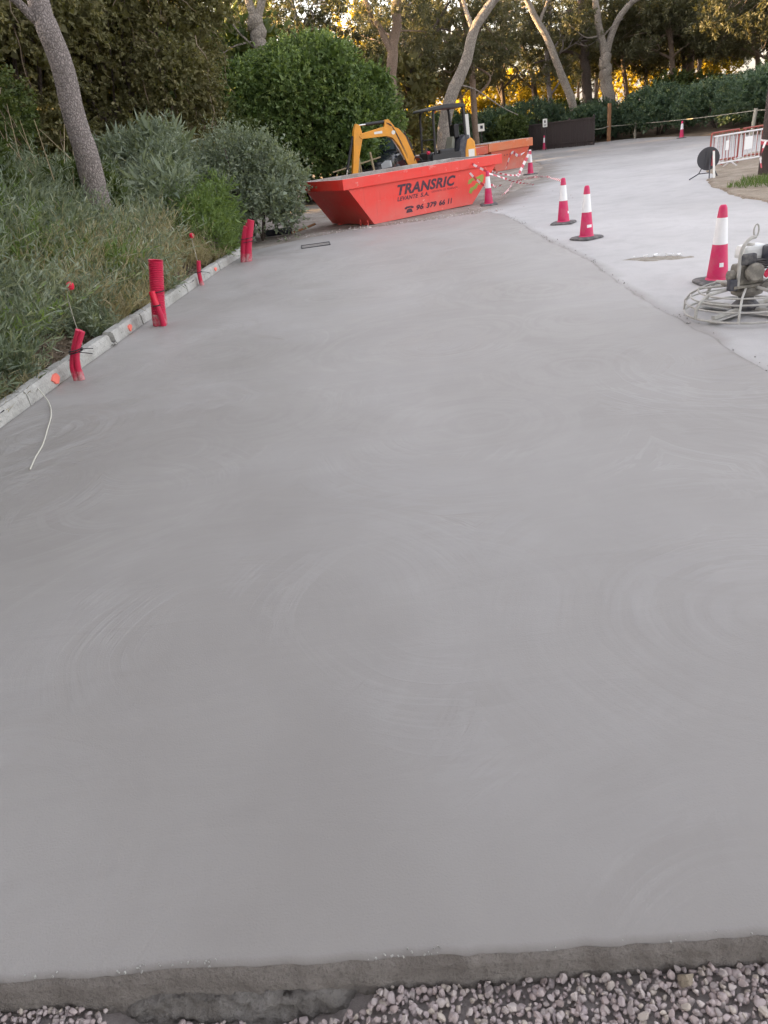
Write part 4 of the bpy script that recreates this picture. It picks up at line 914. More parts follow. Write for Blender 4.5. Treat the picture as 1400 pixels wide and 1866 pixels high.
# ------------------------------------------------------------------ power trowel
def trowel():
    t = thing('power_trowel', 'cement caked power trowel with ring guard at the right edge', 'power trowel', (3.375, 6.27, -0.01), 0); t.scale = (1.03, 1.03, 1.03)
    rings = [(0.475, 0.035), (0.47, 0.115), (0.435, 0.165), (0.375, 0.205)]
    for r_, z in rings:
        MB().tube([(r_ * math.cos(a), r_ * math.sin(a), z) for a in np.linspace(0, 2 * PI, 49)[:-1]], 0.0075 if z > .05 else 0.010, 8, closed=True).build('guard_ring', cement_steel, t, smooth=True)
    for k in range(8):
        a = 2 * PI * k / 8 + 0.22
        MB().tube([(0.10 * math.cos(a), 0.10 * math.sin(a), 0.235), (0.375 * math.cos(a), 0.375 * math.sin(a), 0.214), (0.44 * math.cos(a), 0.44 * math.sin(a), 0.172), (0.479 * math.cos(a), 0.479 * math.sin(a), 0.118), (0.484 * math.cos(a), 0.484 * math.sin(a), 0.03)], 0.0095 if k % 2 else 0.014, 7, flat=1.0).build('guard_spoke', cement_steel, t, smooth=True)
    for k in range(4):
        a = 2 * PI * k / 4 + 0.5
        m = Matrix.Rotation(a, 4, 'Z')
        b = MB().box((0.27, 0.0, 0.028), (0.32, 0.13, 0.006), rot=(0.10, 0, 0)); b.box((0.25, 0.0, 0.05), (0.34, 0.03, 0.03))
        o = b.build('trowel_blade', cement_steel, t, bevel=0.002); o.rotation_euler = (0, 0, a)
    MB().lathe([(0.10, 0.04), (0.115, 0.07), (0.085, 0.10), (0.06, 0.13), (0.06, 0.17)], n=20).build('spider_hub', dark_engine, t, smooth=True)
    MB().lathe([(0.07, 0.15), (0.12, 0.17), (0.13, 0.20), (0.11, 0.235), (0.09, 0.25)], n=20).build('gearbox', khaki_steel, t, smooth=True)
    MB().box((0.0, 0.0, 0.25), (0.34, 0.24, 0.022)).build('mount_plate', khaki_steel, t, bevel=0.004)
    eng = MB().box((-0.02, 0.0, 0.335), (0.22, 0.19, 0.15), taper=(0.85, 0.9)).build('engine_block', khaki_steel, t, bevel=0.02)
    for k in range(6): MB().box((0.015, -0.075, 0.38 + k * 0.014), (0.17, 0.10, 0.005)).build('cooling_fin', dark_engine, eng)
    MB().lathe([(0.06, -0.035), (0.075, -0.02), (0.075, 0.01), (0.05, 0.03)], (-0.02, -0.125, 0.36), 20, 'Y').build('recoil_starter', khaki_steel, t, smooth=True)
    MB().lathe([(0.03, -0.03), (0.045, -0.02), (0.045, 0.02), (0.02, 0.035)], (-0.17, -0.04, 0.335), 16, 'X').build('clutch_pulley', khaki_steel, t, smooth=True)
    tk = MB().box((0.02, 0.03, 0.50), (0.22, 0.18, 0.11), taper=(0.9, 0.88)).build('fuel_tank', tank_white, t, bevel=0.03)
    MB().lathe([(0.038, 0.552), (0.040, 0.562), (0.036, 0.575), (0.02, 0.578)], (-0.01, 0.01, 0), 18).build('filler_cap', steel, tk, smooth=True)
    MB().box((-0.07, -0.095, 0.465), (0.13, 0.05, 0.085)).build('muffler_shield', dark_engine, t, bevel=0.015)
    MB().lathe([(0.065, 0.40), (0.07, 0.41), (0.07, 0.535), (0.06, 0.55), (0.012, 0.556), (0.012, 0.575)], (0.13, -0.075, 0), 20).build('air_filter', navy, t, smooth=True)
    MB().box((0.10, -0.13, 0.355), (0.10, 0.02, 0.05), rot=(0, -0.7, 0)).build('throttle_guard', pipe_red, t, bevel=0.004)
    MB().box((-0.17, -0.08, 0.27), (0.07, 0.06, 0.09)).build('pitch_bracket', navy, t, bevel=0.008)
    # lifting bail
    MB().tube(smooth_path([(-0.135, -0.10, 0.26), (-0.135, -0.10, 0.48), (-0.12, -0.095, 0.56), (-0.06, -0.07, 0.615), (0.0, -0.05, 0.625)], 26), 0.0145, 10).build('lifting_bail', cement_steel, t, smooth=True)
    MB().tube([(0.0 + 0.020 * math.sin(a) , -0.05, 0.672 + 0.048 * math.cos(a)) for a in np.linspace(0, 2 * PI, 19)[:-1]], 0.007, 7, closed=True).build('lifting_eye', cement_steel, t, smooth=True)
    # handle leaving to the right
    h = MB(); h.box((0.20, -0.16, 0.335), (0.36, 0.055, 0.05), rot=(0, -0.62, -0.35)); h.build('handle_bracket', khaki_steel, t, bevel=0.008)
    MB().tube([(0.30, -0.20, 0.41), (0.75, -0.36, 0.72), (1.15, -0.5, 0.93)], 0.017, 10).build('handle_tube', cement_steel, t, smooth=True)
    MB().tube([(1.10, -0.68, 0.93), (1.15, -0.5, 0.93), (1.2, -0.32, 0.93)], 0.015, 8).build('handlebar', rubber, t, smooth=True)
trowel()

# crust of mortar left on the road
def crust():
    rng = np.random.default_rng(5); xs = np.arange(3.3, 4.45, 0.02); ys = np.arange(8.75, 9.9, 0.02); X, Y = np.meshgrid(xs, ys)
    q = ((X - 3.86) * 0.83 - (Y - 9.28) * -0.55); r = ((X - 3.86) * 0.55 * -1 + (Y - 9.28) * 0.83) * -1
    u = (X - 3.86) * 0.86 + (Y - 9.28) * -0.5; v = (X - 3.86) * 0.5 + (Y - 9.28) * 0.86
    d = 1 - (u / 0.50) ** 2 - (v / 0.16) ** 2 + 0.7 * fbm(X * 6, Y * 6, 130)
    Z = -0.022 + 0.03 * np.clip(d, 0, 0.6) + 0.012 * np.clip(d, 0, 1) * fbm(X * 22, Y * 22, 131)
    I = np.arange(X.size).reshape(X.shape); F = np.stack([I[:-1, :-1], I[:-1, 1:], I[1:, 1:], I[1:, :-1]], -1).reshape(-1, 4)
    o = npmesh('mortar_crust', np.stack([X, Y, Z], -1).reshape(-1, 3), F[(d.ravel()[F] > -0.1).any(1)], MS['sand'], smooth=True)
    tag(o, 'thin crust of dried mortar spilled on the pale road', 'mortar')
    mb = MB()
    for i in range(16):
        x = rng.uniform(3.6, 4.2); y = 9.42 - (x - 3.86) * 0.5 + rng.normal(0, 0.03); s = rng.uniform(0.012, 0.035)
        mb.box((x, y, 0.005), (s * 1.6, s, s * 0.6), rot=rng.uniform(-.4, .4, 3))
    tag(mb.build('mortar_chips', band_white, o), kind='stuff')
crust()

# ------------------------------------------------------------------ far fence, posts, rope, signs
def board_fence():
    A = np.array([11.3, 48.6]); B = np.array([14.5, 44.9]); d = B - A; L = np.linalg.norm(d); d = d / L
    t = thing('board_fence', 'dark board fence panel at the far side of the road', 'fence', (A[0], A[1], -0.03), math.atan2(d[1], d[0]))
    n = 34; w_ = L / n; me = None; rng = np.random.default_rng(3)
    for i in range(n):
        if me is None:
            o = MB().box((0, 0, 0.72), (w_ * 0.93, 0.022, 1.40)).build('board', fence_dark, t, bevel=0.004); me = o.data
        else: o = obj('board', me, t)
        o.location = ((i + 0.5) * w_, rng.uniform(-.008, .008), rng.uniform(-.012, .012))
    for z in (0.25, 1.36): MB().box((L / 2, -0.03, z), (L, 0.035, 0.07)).build('rail', fence_dark, t)
    for k in range(4): MB().box((L * (0.02 + 0.32 * k), 0.06, 0.75), (0.09, 0.08, 1.55)).build('post', fence_dark, t)
board_fence()
def post(name, label, loc, h, r_, mat, lean=(0, 0), square=False):
    t = MB()
    if square: t.box((0, 0, h / 2), (r_ * 2, r_ * 2, h))
    else: t.tube([(0, 0, -0.1), (lean[0] * .5, lean[1] * .5, h * 0.5), (lean[0], lean[1], h)], r_, 10)
    return tag(t.build(name, mat, None, smooth=not square, bevel=0.0, loc=loc), label, 'post')
post('wooden_post', 'tall rusty brown post in front of the forked pine', (15.95, 46.8, 0), 1.95, 0.115, wood_brown)
post('rope_post', 'short grey rope post at the far hedge corner', (17.69, 47.3, 0), 0.80, 0.07, wood_grey)
post('rope_post', 'leaning pale rope post near the utility pole', (17.52, 33.5, 0), 0.98, 0.075, wood_grey, (0.08, 0))
mb = MB()
def sag(a, b, s, n=14): return [tuple(np.array(a) * (1 - t) + np.array(b) * t - np.array([0, 0, s * 4 * t * (1 - t)])) for t in np.linspace(0, 1, n)]
mb.tube(sag((14.5, 44.9, 0.75), (15.9, 46.7, 0.78), 0.03) + sag((15.95, 46.75, 0.78), (17.69, 47.2, 0.70), 0.02)[1:] + sag((17.69, 47.2, 0.70), (17.6, 33.45, 0.90), 0.05, 30)[1:] + sag((17.6, 33.45, 0.9), (18.3, 24.0, 0.9), 0.05, 30)[1:], 0.016, 6)
tag(mb.build('boundary_rope', rope_m, smooth=True), 'pale boundary rope strung between posts along the hedge', 'rope')
def small_sign(label, loc, w_, h_, top, rz, mark):
    t = thing('notice_sign', label, 'sign', loc, rz)
    MB().box((0, 0, top / 2 - 0.05), (0.04, 0.04, top + 0.1)).build('post', fence_dark, t)
    p = MB().box((0, -0.035, top - h_ / 2), (w_, 0.02, h_)).build('plate', sign_white, t)
    for (x, z, a, b) in mark: MB().box((x * w_, -0.048, top - h_ / 2 + z * h_), (a * w_, 0.006, b * h_)).build('printed_symbol', mark_dark, p, bevel=0.0)
small_sign('small white notice on a post in front of the dark board fence', (12.1, 46.4, 0), 0.25, 0.42, 1.60, R(-14), [(0, 0.15, 0.3, 0.3), (0, -0.22, 0.6, 0.06), (0, -0.34, 0.5, 0.05)])
small_sign('small square white sign above the orange skip', (7.63, 42.0, 0), 0.33, 0.35, 1.78, R(-12), [(0.05, 0.05, 0.42, 0.42)])
t = thing('white_slat', 'narrow white board standing behind the excavator', 'board', (5.22, 31.6, 0), R(-8)); MB().box((0, 0, 1.08), (0.15, 0.03, 2.16), rot=(0, -0.03, 0)).build('slat', sign_white, t, bevel=0.004); MB().box((0.0, 0.05, 0.8), (0.05, 0.05, 1.7)).build('stake', wood_grey, t)

# ------------------------------------------------------------------ pole, barriers and sign on the right
t = thing('utility_pole', 'thick dark wooden pole at the right edge wrapped with tape', 'pole', (9.42, 17.2, 0))
rg = np.random.default_rng(2)
MB().tube([(0, 0, -0.3), (0.005, 0, 0.0), (0.0, 0, 1.0), (0.01, 0, 4.0), (0.02, 0, 8.5)], [0.19, 0.18, 0.165, 0.15, 0.12], 20).build('pole', wood_pole, t, smooth=True)
for z, m_ in ((0.66, tape_r), (0.70, tape_w), (0.62, tape_r)):
    MB().tube([(0.172 * math.cos(a), 0.172 * math.sin(a), z + 0.02 * math.sin(a + z * 9)) for a in np.linspace(0, 2 * PI, 25)[:-1]], 0.018, 6, closed=True, flat=0.6).build('tape_wrap', m_, t)
tape([(9.27, 17.1, 0.68), (9.2, 17.05, 0.55), (9.17, 17.05, 0.35), (9.21, 17.02, 0.12)], 'torn tape end hanging down the dark pole', width=0.05, seed=9)
def barrier(label, A, B, h, mat, nb, plates=(), z0=0.0):
    A = np.array(A); B = np.array(B); d = B - A; L = np.linalg.norm(d)
    t = thing('pedestrian_barrier', label, 'barrier', (A[0], A[1], z0), math.atan2(d[1], d[0]), 'pedestrian barriers')
    r_ = 0.021
    fr = smooth_path([(0, 0, 0.12), (0, 0, h - 0.1), (0.03, 0, h - 0.02), (0.10, 0, h), (L - 0.10, 0, h), (L - 0.03, 0, h - 0.02), (L, 0, h - 0.1), (L, 0, 0.12)], 56)
    MB().tube(fr, r_, 8).build('frame', mat, t, smooth=True)
    MB().tube([(0, 0, 0.12), (L, 0, 0.12)], r_, 8).build('bottom_rail', mat, t, smooth=True)
    bme = None
    for i in range(nb):
        if bme is None: o = MB().tube([(0, 0, 0.12), (0, 0, h)], 0.009, 6).build('bar', mat, t); bme = o.data
        else: o = obj('bar', bme, t)
        o.location = ((i + 1) * L / (nb + 1), 0, 0)
    for x in (0.22 * L, 0.78 * L):
        MB().tube([(x, -0.24, 0.0), (x, -0.05, 0.10), (x, 0.05, 0.10), (x, 0.24, 0.0)], 0.016, 7).build('foot', mat, t, smooth=True)
    for (x, z, a, b) in plates: MB().box((x, -0.03, z), (a, 0.012, b)).build('plate', band_white, t)
barrier('white pedestrian barrier behind the round sign, beside the dark pole', (9.62, 20.1), (11.9, 20.9), 0.76, barrier_w, 17, ((0.34, 0.52, 0.10, 0.22), (1.05, 0.50, 0.26, 0.30)))
barrier('reddish barrier just behind the white one', (9.95, 21.1), (10.9, 21.5), 0.80, barrier_r, 8)
barrier('second reddish barrier further right behind the pole', (11.05, 21.5), (13.2, 21.9), 0.80, barrier_r, 15)
def round_sign():
    t = thing('road_sign', 'round road sign on folding legs seen from behind', 'sign', (8.62, 18.35, 0.0), R(-12))
    d = MB().lathe([(0.245, -0.008), (0.25, 0.0), (0.245, 0.008), (0.01, 0.009)], (0, 0, 0.40), 36, 'Y').build('disc', sign_back, t, smooth=True)
    MB().box((-0.05, -0.02, 0.41), (0.03, 0.02, 0.34), rot=(0, 0.06, 0)).build('stiffener', sign_back, t)
    MB().box((0.09, -0.03, 0.40), (0.035, 0.02, 0.32), rot=(0, 0.06, 0)).build('stiffener', tape_r, t)
    MB().tube([(-0.14, -0.02, 0.20), (-0.20, -0.05, 0.10), (-0.42, -0.12, 0.0)], 0.014, 7).build('leg', sign_back, t, smooth=True)
    MB().tube([(0.10, 0.0, 0.24), (0.26, 0.15, 0.0)], 0.014, 7).build('leg', sign_back, t, smooth=True)
    MB().tube([(0.03, -0.04, 0.40), (-0.02, -0.3, 0.0)], 0.014, 7).build('leg', sign_back, t, smooth=True)
    MB().tube([(-0.20, -0.05, 0.095), (0.0, -0.22, 0.11)], 0.011, 6).build('brace', sign_back, t)
    MB().box((0.085, -0.2, 0.27), (0.045, 0.02, 0.66), rot=(-0.55, 0.05, 0)).build('support_board', sign_white, t)
round_sign()

# ------------------------------------------------------------------ vegetation materials
bark_pine = bark('pine_bark', (0.06, 0.048, 0.044), (0.36, 0.315, 0.30), 8)
bark_pale = bark('pale_pine_bark', (0.08, 0.07, 0.06), (0.33, 0.29, 0.25), 4, (0.12, 0.10, 0.085))
bark_brown = bark('brown_pine_bark', (0.10, 0.07, 0.05), (0.30, 0.22, 0.17), 7)
bark_dark = bark('dark_trunk_bark', (0.04, 0.03, 0.026), (0.13, 0.10, 0.085), 7)
lf_bush = leafmat('glossy_green_leaf', (0.062, 0.105, 0.036), (0.145, 0.215, 0.075), (0.27, 0.35, 0.15), 0.38, 0.42)
lf_ivy = leafmat('olive_creeper_leaf', (0.08, 0.08, 0.034), (0.165, 0.16, 0.07), (0.27, 0.245, 0.135), 0.32)
lf_ivyg = leafmat('green_creeper_leaf', (0.042, 0.065, 0.020), (0.090, 0.125, 0.038), (0.15, 0.18, 0.07), 0.3)
lf_grey = leafmat('grey_green_leaf', (0.135, 0.175, 0.125), (0.24, 0.285, 0.215), (0.38, 0.42, 0.34), 0.33, 0.6)
lf_light = leafmat('light_green_leaf', (0.085, 0.135, 0.04), (0.16, 0.235, 0.08), (0.26, 0.34, 0.15), 0.4)
lf_weed = leafmat('weed_leaf', (0.105, 0.142, 0.095), (0.225, 0.27, 0.20), (0.40, 0.43, 0.35), 0.33)
lf_straw = leafmat('dry_grass_blade', (0.20, 0.18, 0.105), (0.36, 0.315, 0.20), (0.50, 0.45, 0.32), 0.3)
lf_twig = leafmat('dead_litter', (0.07, 0.05, 0.038), (0.15, 0.11, 0.085), (0.26, 0.21, 0.165), 0.1)
lf_pine = leafmat('pine_needles', (0.06, 0.066, 0.036), (0.115, 0.115, 0.064), (0.18, 0.165, 0.105), 0.35)
lf_hedge = leafmat('dark_hedge_leaf', (0.045, 0.08, 0.052), (0.085, 0.135, 0.085), (0.15, 0.20, 0.12), 0.3)
lf_yellow = leafmat('yellowing_leaf', (0.16, 0.145, 0.014), (0.36, 0.275, 0.024), (0.50, 0.36, 0.04), 0.5)  # gold of the low sun put into the leaf colour itself
lf_grass = leafmat('green_grass_blade', (0.045, 0.085, 0.016), (0.09, 0.15, 0.03), (0.16, 0.20, 0.06), 0.3)

def lump_points(rng, lumps, n, lo=0.82, hi=1.06, zmin=-0.6):
    """points on the uneven skin of overlapping lumps, with outward directions"""
    c = np.array([l[0] for l in lumps], float); r = np.array([l[1] for l in lumps], float)
    area = (r[:, 0] * r[:, 1] + r[:, 0] * r[:, 2] + r[:, 1] * r[:, 2]); P = []; D = []; need = n
    while need > 0:
        k = rng.choice(len(lumps), size=need * 2, p=area / area.sum()); d = unit(rng.normal(size=(need * 2, 3)))
        q = c[k] + r[k] * d * rng.uniform(lo, hi, (need * 2, 1)); ok = d[:, 2] > zmin
        for j in range(len(lumps)):
            e = (((q - c[j]) / r[j]) ** 2).sum(1); ok &= ~((e < 0.62) & (k != j))
        q = q[ok][:need]; P.append(q); D.append(unit(d[ok][:need] / r[k][ok][:need])); need -= len(q)
    return np.concatenate(P), np.concatenate(D)
def twig_leaves(rng, P, D, per, twig, L, W, spread=0.9, upb=0.25, droop=0.0, tone_var=0.22):
    """per leaves along one short twig starting at each P"""
    n = len(P); D = unit(D + rng.normal(0, 0.45, (n, 3)) + [0, 0, upb]); tl = twig * rng.uniform(0.5, 1.3, (n, 1))
    tt = rng.uniform(0.1, 1.0, (n, per, 1))
    base = P[:, None, :] + D[:, None, :] * tl[:, None, :] * tt
    dd = unit(D[:, None, :] * 0.7 + rng.normal(0, spread * 0.6, (n, per, 3)) - [0, 0, droop])
    ln = L * rng.uniform(0.6, 1.25, n * per); V, F = leafset(base.reshape(-1, 3), dd.reshape(-1, 3), ln, W * ln / L, rng)
    patch = 0.30 * fbm(P[:, 0] * 1.1 + P[:, 1] * 0.6, P[:, 2] * 1.1 + P[:, 1] * 0.3, 17, 3)[:, None]
    T = np.clip((rng.normal(0.48, tone_var, (n, 1)) + patch + rng.normal(0, 0.14, (n, per))), 0, 1).ravel()
    return V, F, T
def stems(rng, n, base_r, h, r0, spread, c=(0, 0, 0), z0=-0.1):
    mb = MB()
    for i in range(n):
        a = rng.uniform(0, 2 * PI); b = rng.uniform(0, base_r); p0 = np.array([c[0] + b * math.cos(a), c[1] + b * math.sin(a), z0]); q = np.array([c[0] + spread * math.cos(a) * rng.uniform(.3, 1), c[1] + spread * math.sin(a) * rng.uniform(.3, 1), h * rng.uniform(0.6, 1)])
        m = (p0 + q) / 2 + rng.normal(0, 0.12 * h * 0.4, 3); rr = r0 * rng.uniform(0.6, 1.2)
        mb.tube([p0, m, q], [rr, rr * 0.7, rr * 0.25], 5)
    return mb
def shrub(name, label, loc, lumps, ntw, per, twig, L, W, mat, seed, cat='shrub', group=None, core=0.35, stem=(8, 0.35, 0.04), sm=None, lo=0.82, hi=1.07, zmin=-0.6, wild=0, wild_r=1.0, **kw):
    rng = np.random.default_rng(seed); t = thing(name, label, cat, loc, 0, group)
    if wild:
        Pw, Dw = lump_points(rng, lumps, wild, 0.88, 1.0, -0.3)
        lumps = list(lumps) + [(tuple(p_), (r_, r_, r_ * q_)) for p_, r_, q_ in zip(Pw, rng.uniform(0.35, 0.8, wild) * wild_r, rng.uniform(0.7, 1.3, wild))]
    P, D = lump_points(rng, lumps, ntw, lo, hi, zmin); parts = [twig_leaves(rng, P, D, per, twig, L, W, **kw)]
    nc = int(ntw * core)
    if nc:
        P2, D2 = lump_points(rng, lumps, nc, 0.40, 0.82, zmin); parts.append(twig_leaves(rng, P2, D2, max(4, per // 2), twig, L * 2.2, W * 3.0, tone_var=0.1))
    V, F, T = merge(parts); npmesh('foliage', V, F, mat, t, tone=T)
    hh = max(l[0][2] + l[1][2] * 0.6 for l in lumps); rr = max(abs(l[0][0]) + l[1][0] for l in lumps)
    if stem: stems(rng, stem[0], stem[1], hh, stem[2], rr * 0.6).build('stems', sm or bark_dark, t, smooth=True)
    if name == 'creeper_thicket':
        mb = MB(); Pv, Dv = lump_points(rng, lumps, 60, 1.0, 1.08, 0.0)
        for p_, d_ in zip(Pv, Dv):
            l_ = rng.uniform(0.6, 2.0); q = [p_]
            for k in range(6): q.append(q[-1] + np.array([rng.normal(0, 0.09) + d_[0] * 0.03, rng.normal(0, 0.09) + d_[1] * 0.03, -l_ / 6]))
            mb.tube(q, [0.012, 0.011, 0.010, 0.009, 0.008, 0.006, 0.004], 4)
        mb.build('hanging_vines', wood_vine, t, smooth=True)
        Pd, Dd = lump_points(rng, lumps[:3], 260, 1.0, 1.1, -0.1); Pd = Pd[fbm(Pd[:, 0] * 0.8, Pd[:, 2] * 0.8, seed + 40, 2) > 0.1]
        if len(Pd):
            V, F, T = twig_leaves(rng, Pd, np.zeros_like(Pd) + [0, -0.4, -0.6], 12, 0.5, 0.13, 0.016, upb=-0.4, droop=0.8); npmesh('dead_creeper', V, F, lf_twig, t, tone=T)
    return t
wood_vine = plain('dry_vine', (0.26, 0.20, 0.15), 0.9)

# big round evergreen bush behind the excavator
LB = [((-0.25, 0, 2.3), (2.65, 2.4, 2.55)), ((-2.0, -0.6, 2.2), (1.75, 1.8, 2.2)), ((1.45, 0.5, 2.3), (1.65, 1.7, 1.6)), ((0.25, -0.2, 3.5), (1.7, 1.6, 1.5)), ((-1.3, 0.2, 3.4), (1.45, 1.5, 1.25)), ((-2.6, -1.2, 1.0), (1.2, 1.2, 1.4)), ((-0.9, -1.2, 1.2), (1.7, 1.2, 1.5)), ((0.6, -0.6, 2.6), (1.6, 1.4, 1.3)), ((-1.0, -0.9, 2.7), (1.5, 1.3, 1.2))]
shrub('evergreen_bush', 'large rounded bright green bush behind the excavator', (-0.72, 29.4, -0.1), LB, 9500, 9, 0.34, 0.125, 0.062, lf_bush, 1, core=0.3, tone_var=0.3, hi=1.10, lo=0.78, wild=16, wild_r=1.1, stem=(14, 0.6, 0.07))
# grey-green shrubs along the kerb end
shrub('grey_shrub', 'dense grey green shrub at the end of the kerb', (-2.2, 17.9, 0.05), [((0, 0, 0.8), (0.75, 0.8, 0.85)), ((0.45, -0.4, 0.5), (0.6, 0.6, 0.55)), ((-0.1, 0.1, 1.6), (0.42, 0.5, 0.6)), ((0.65, 0.2, 0.85), (0.42, 0.5, 0.6)), ((-0.65, -0.3, 0.55), (0.5, 0.6, 0.55)), ((-0.6, 0.3, 1.15), (0.45, 0.5, 0.5)), ((0.3, -0.1, 1.25), (0.4, 0.45, 0.5))], 2700, 11, 0.38, 0.062, 0.026, lf_grey, 2, upb=0.5, lo=0.72, wild=10, wild_r=0.5)
shrub('grey_shrub', 'grey green shrub beside the leaning pine trunk', (-3.75, 17.6, 0.45), [((0, 0, 0.6), (0.7, 0.7, 0.7)), ((0.5, -0.1, 0.95), (0.4, 0.45, 0.5)), ((-0.5, 0.2, 0.8), (0.45, 0.5, 0.5)), ((0.05, 0, 1.15), (0.35, 0.4, 0.4))], 1700, 11, 0.38, 0.06, 0.024, lf_grey, 3, upb=0.5, lo=0.7, wild=8, wild_r=0.5)
shrub('leafy_shrub', 'light green soft shrub between the dry grass and grey shrub', (-2.75, 15.4, 0.1), [((0, 0, 0.45), (0.55, 0.7, 0.5)), ((0.15, -0.6, 0.3), (0.35, 0.5, 0.35)), ((-0.5, 0.1, 0.7), (0.4, 0.5, 0.35)), ((0.2, 0.35, 0.65), (0.3, 0.35, 0.35))], 1500, 11, 0.36, 0.07, 0.014, lf_light, 4, upb=0.5, lo=0.65, wild=8, wild_r=0.4, stem=(6, 0.2, 0.02))
shrub('long_leaved_shrub', 'wispy shrub with long pale leaves behind the leaning trunk', (-4.4, 18.6, 0.5), [((0, 0, 1.0), (0.9, 0.7, 0.9)), ((0.5, 0, 1.5), (0.5, 0.5, 0.5)), ((-0.6, 0.1, 1.3), (0.6, 0.5, 0.5))], 650, 9, 0.3, 0.2, 0.028, lf_grey, 5, upb=0.5, droop=0.2, core=0.4)
shrub('leafy_shrub', 'small yellowish green shrub at the foot of the leaning trunk', (-4.75, 14.6, 0.7), [((0, 0, 0.5), (0.6, 0.5, 0.5)), ((0.35, -0.1, 0.75), (0.3, 0.3, 0.35))], 700, 10, 0.36, 0.09, 0.03, lf_ivyg, 11, upb=0.4, lo=0.6, wild=6, wild_r=0.4, stem=(6, 0.2, 0.015))
shrub('long_leaved_shrub', 'small long leaved shrub right of the leaning trunk base', (-3.5, 15.6, 0.55), [((0, 0, 0.5), (0.45, 0.45, 0.5)), ((0.25, 0, 0.8), (0.3, 0.3, 0.3))], 260, 9, 0.4, 0.17, 0.024, lf_grey, 12, upb=0.6, lo=0.5, core=0.3, stem=(6, 0.2, 0.015))
shrub('leafy_shrub', 'dull green bramble at the left edge above the weeds', (-5.9, 12.4, 1.0), [((0, 0, 0.6), (0.8, 0.7, 0.7)), ((-0.5, 0, 1.0), (0.5, 0.5, 0.5))], 900, 10, 0.4, 0.10, 0.05, lf_ivyg, 13, upb=0.3, lo=0.6, wild=8, wild_r=0.5, stem=(8, 0.3, 0.015))
# creeper-covered thickets forming the dark wall on the left
shrub('creeper_thicket', 'olive creeper covered thicket right of the leaning trunk', (-5.1, 22.4, 0.6), [((0, 0, 2.2), (2.0, 1.8, 2.7)), ((-1.2, 0.2, 4.2), (1.9, 1.8, 1.9)), ((1.0, 0.3, 3.9), (1.4, 1.5, 1.7)), ((0.2, -0.8, 1.0), (1.9, 1.1, 1.4)), ((0.3, 0.3, 5.9), (2.0, 1.7, 1.5))], 7000, 10, 0.28, 0.09, 0.048, lf_ivy, 6, 'thicket', wild=16, wild_r=1.25, upb=-0.1, droop=0.35, stem=(16, 0.9, 0.06))
shrub('creeper_thicket', 'dark creeper thicket behind the leaning trunk on the left', (-8.2, 19.8, 0.8), [((0, 0, 2.0), (2.2, 1.7, 2.6)), ((1.0, 0.1, 4.0), (1.9, 1.6, 2.0)), ((-1.4, 0, 4.2), (2.0, 1.7, 2.0)), ((0.2, 0.2, 5.8), (2.3, 1.6, 1.6))], 5600, 10, 0.28, 0.095, 0.054, lf_ivy, 7, 'thicket', wild=16, wild_r=1.25, upb=-0.1, droop=0.35, stem=(16, 0.9, 0.06))
shrub('creeper_thicket', 'greener creeper thicket at the left edge of the picture', (-7.0, 15.2, 0.9), [((0, 0, 1.6), (1.3, 1.4, 1.9)), ((-0.7, 0.3, 3.2), (1.2, 1.3, 1.5)), ((-1.5, -0.6, 1.5), (1.2, 1.4, 1.6))], 3600, 10, 0.26, 0.085, 0.05, lf_ivyg, 8, 'thicket', wild=10, wild_r=1.25, upb=0.0, droop=0.3, stem=(14, 0.7, 0.05))
shrub('creeper_thicket', 'green creeper thicket between the olive thicket and the round bush', (-3.9, 26.6, 0.3), [((0, 0, 1.5), (1.4, 1.3, 1.7)), ((-0.8, 0.4, 2.6), (1.2, 1.2, 1.2)), ((0.9, 0.3, 1.2), (0.9, 1.0, 1.2))], 3600, 9, 0.25, 0.085, 0.045, lf_ivyg, 9, 'thicket', wild=10, wild_r=1.25, upb=0.0, droop=0.3)
shrub('low_dark_shrub', 'low dark shrub in the gap behind the grey shrubs', (-4.0, 20.4, 0.4), [((0, 0, 0.7), (1.3, 0.8, 0.9)), ((1.1, 0.3, 0.6), (0.9, 0.7, 0.8))], 1500, 9, 0.2, 0.07, 0.035, lf_hedge, 10)
